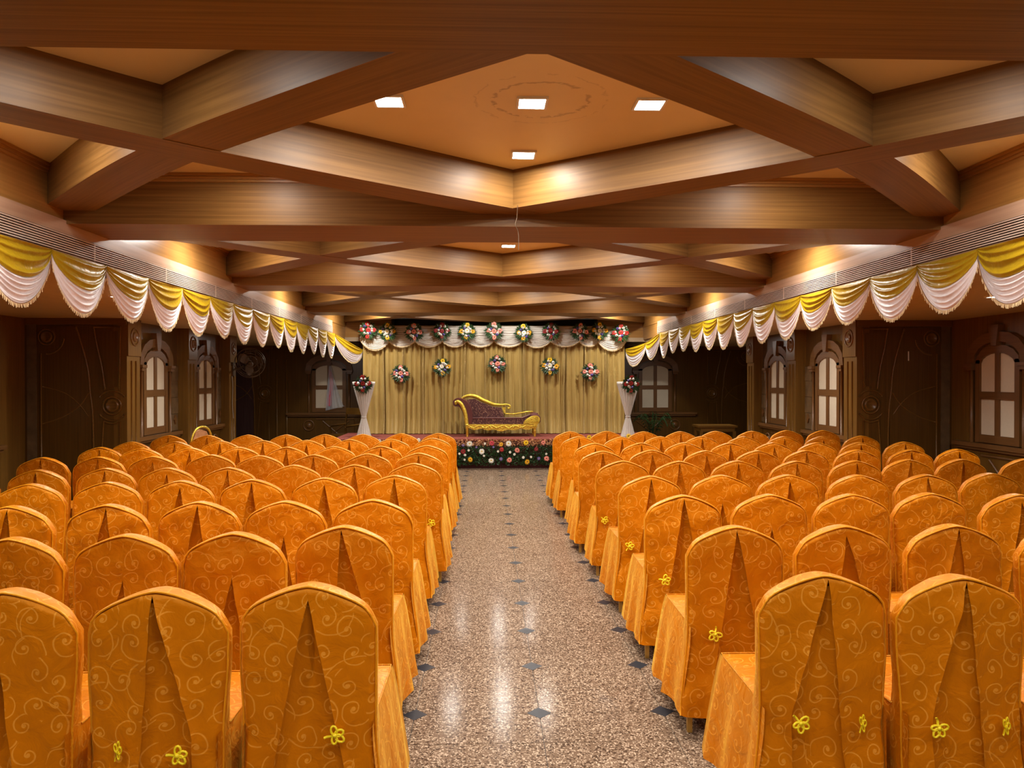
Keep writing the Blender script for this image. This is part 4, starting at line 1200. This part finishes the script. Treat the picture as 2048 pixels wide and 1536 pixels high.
# ================================================================== SMALL THINGS ROUND THE STAGE
# wall fan on the left pilaster
fn = empty('wall_fan', (-4.40, 13.40, 1.78)); tag(fn, 'bronze wall fan mounted on the far left pilaster', 'fan')
MB().box((-.015, -.06, -.12), (.01, .06, .12)).build('wall_plate', M['metal_dark'], fn)
MB().tube([(0, 0, 0), (.12, -.03, .02), (.2, -.06, .06)], .018, 8).build('bracket', M['metal_dark'], fn, True)
hd_ = empty('fan_head', (.30, -.10, .10), 0, fn); hd_.rotation_euler = (R(-12), 0, R(28))
for rr, yy in ((.25, 0), (.25, -.09), (.19, -.115), (.10, -.125), (.19, .03)):
    MB().tube([(rr * math.cos(2 * math.pi * i / 32), yy, rr * math.sin(2 * math.pi * i / 32)) for i in range(32)], .006, 5, closed=True).build('cage_ring', M['metal_dark'], hd_, True)
for k in range(24):
    a = 2 * math.pi * k / 24; c, s = math.cos(a), math.sin(a)
    MB().tube([(.25 * c, 0, .25 * s), (.25 * c, -.09, .25 * s), (.19 * c, -.115, .19 * s), (.04 * c, -.128, .04 * s)], .0014, 4).build('cage_wire', M['metal_dark'], hd_)
for k in range(3):
    a = 2 * math.pi * k / 3 + .4; c, s = math.cos(a), math.sin(a)
    P = []
    for i in range(6):
        t = .04 + .18 * i / 5; wv = .02 + .055 * math.sin(math.pi * (i + .8) / 6)
        P.append([(c * t - s * q * wv, -.045 + .02 * q, s * t + c * q * wv) for q in (-1, 0, 1)])
    MB().grid(P).build('blade', M['metal_dark'], hd_, True)
MB().lathe([(.001, -.07), (.035, -.065), (.045, -.02), (.07, .02), (.07, .12), (.04, .15), (.001, .155)], (0, 0, 0), 18, 'y').build('motor', M['metal_dark'], hd_, True)
MB().tube(spline([(-.005, -.09, -.12), (.02, -.12, -.3), (.005, -.1, -.6), (.03, -.12, -.85)], 4), .006, 6).build('fan_cable', M['grey_wire'], fn)

# garment bag hanging in front of the far left window
gb = empty('garment_bag', (-3.50, YFAR - .13, 1.92)); tag(gb, 'clear plastic garment bag with red cloth hanging at the far left window', 'bag')
P = []
for j in range(10):
    v = j / 9; w0 = .03 + .07 * v; w1 = .02 + .30 * v ** 1.2
    P.append([(-w0 + (w0 + w1) * i / 12, -.03 * math.sin(i * 1.3 + v * 2) * (.4 + v), -1.0 * v - .02 + (.10 * (i / 12) if j == 9 else 0)) for i in range(13)])
MB().grid(P).build('film', M['film'], gb, True)
P = []
for j in range(10):
    v = j / 9; P.append([(-.05 + .11 * i / 6 * (.6 + .4 * v) + .03 * math.sin(5 * v), .03 + .012 * math.sin(i * 1.9), -.12 - .80 * v) for i in range(7)])
MB().grid(P).build('folded_cloth', M['p_magenta'], gb, True)
MB().tube(spline([(0, .02, -.03), (0, .02, .03), (.02, .03, .05), (.03, .05, .02)], 4), .004, 6).build('hook', M['metal_dark'], gb, True)

# dark wooden chair left of the stage
e = empty('dark_wooden_chair', (-2.95, 15.95, 0), R(-35)); tag(e, 'dark wooden armchair half hidden beside the left flower stand', 'chair')
for lx in (-.22, .22):
    MB().tube([(lx, -.2, 0), (lx, -.2, .62)], .02, 6).build('leg', M['wall_lt'], e, True)
    MB().tube([(lx, .22, 0), (lx, .22, .5), (lx, .28, 1.0)], .02, 6).build('leg', M['wall_lt'], e, True)
    MB().tube([(lx, -.2, .63), (lx, .24, .66)], .022, 6).build('armrest', M['wall_lt'], e, True)
MB().box((-.23, -.21, .42), (.23, .23, .47)).build('seat', M['wall_lt'], e)
MB().box((-.22, .25, .86), (.22, .29, 1.0)).build('backrest', M['wall_lt'], e)

# small table in the far right corner
tb = empty('side_table', (4.30, 14.2, 0)); tag(tb, 'small wooden table in the far right corner', 'table')
MB().box((-.36, -.25, .71), (.36, .25, .745)).build('table_top', M['wall_lt'], tb)
MB().box((-.32, -.21, .63), (.32, .21, .71)).build('table_apron', M['wall_lt'], tb)
for lx in (-.31, .31):
    for ly in (-.2, .2): MB().box((lx - .025, ly - .025, 0), (lx + .025, ly + .025, .64)).build('leg', M['wall_lt'], tb, grain='z')

# palm beside the right flower stand
pm = empty('potted_palm', (3.5, 15.95, 0)); tag(pm, 'dark green potted palm beside the right flower stand', 'plant')
MB().lathe([(.10, 0), (.13, .02), (.17, .30), (.18, .32), (.16, .33), (.15, .28), (.001, .28)], (0, 0, 0), 20).build('pot', M['metal_dark'], pm, True)
r = random.Random(5)
for k in range(12):
    a = r.uniform(0, 6.28); c, s = math.cos(a), math.sin(a); L = r.uniform(.25, .42)
    sp = spline([(0, 0, .28), (c * L * .4, s * L * .4, .62), (c * L * .8, s * L * .8, .80 + r.uniform(-.05, .12)), (c * L * 1.15, s * L * 1.15, .72 + r.uniform(-.1, .1))], 5)
    fr = MB().tube(sp, .005, 5)
    for i in range(4, len(sp), 1):
        for d in (-1, 1):
            p = sp[i]; q = Vector((-s, c, 0)) * d
            b = len(fr.v)
            fr.v += [p, p + q * .06 + Vector((c, s, 0)) * .04 + Vector((0, 0, -.005)), p + q * .14 + Vector((c, s, 0)) * .07 + Vector((0, 0, -.05)), p + q * .06 + Vector((c, s, 0)) * .015]
            fr.face((b, b + 1, b + 2, b + 3))
    fr.build('frond', M['leaf'], pm)

# loose wire hanging from the beam junction
tag(MB().tube(spline([(.205, 5.0, 2.76), (.20, 5.03, 2.68), (.19, 5.0, 2.63), (.21, 5.02, 2.58), (.212, 5.03, 2.47)], 6), .0022, 5).build('hanging_wire', M['wire']), 'thin loose wire hanging from the beam junction over the aisle', 'wire')
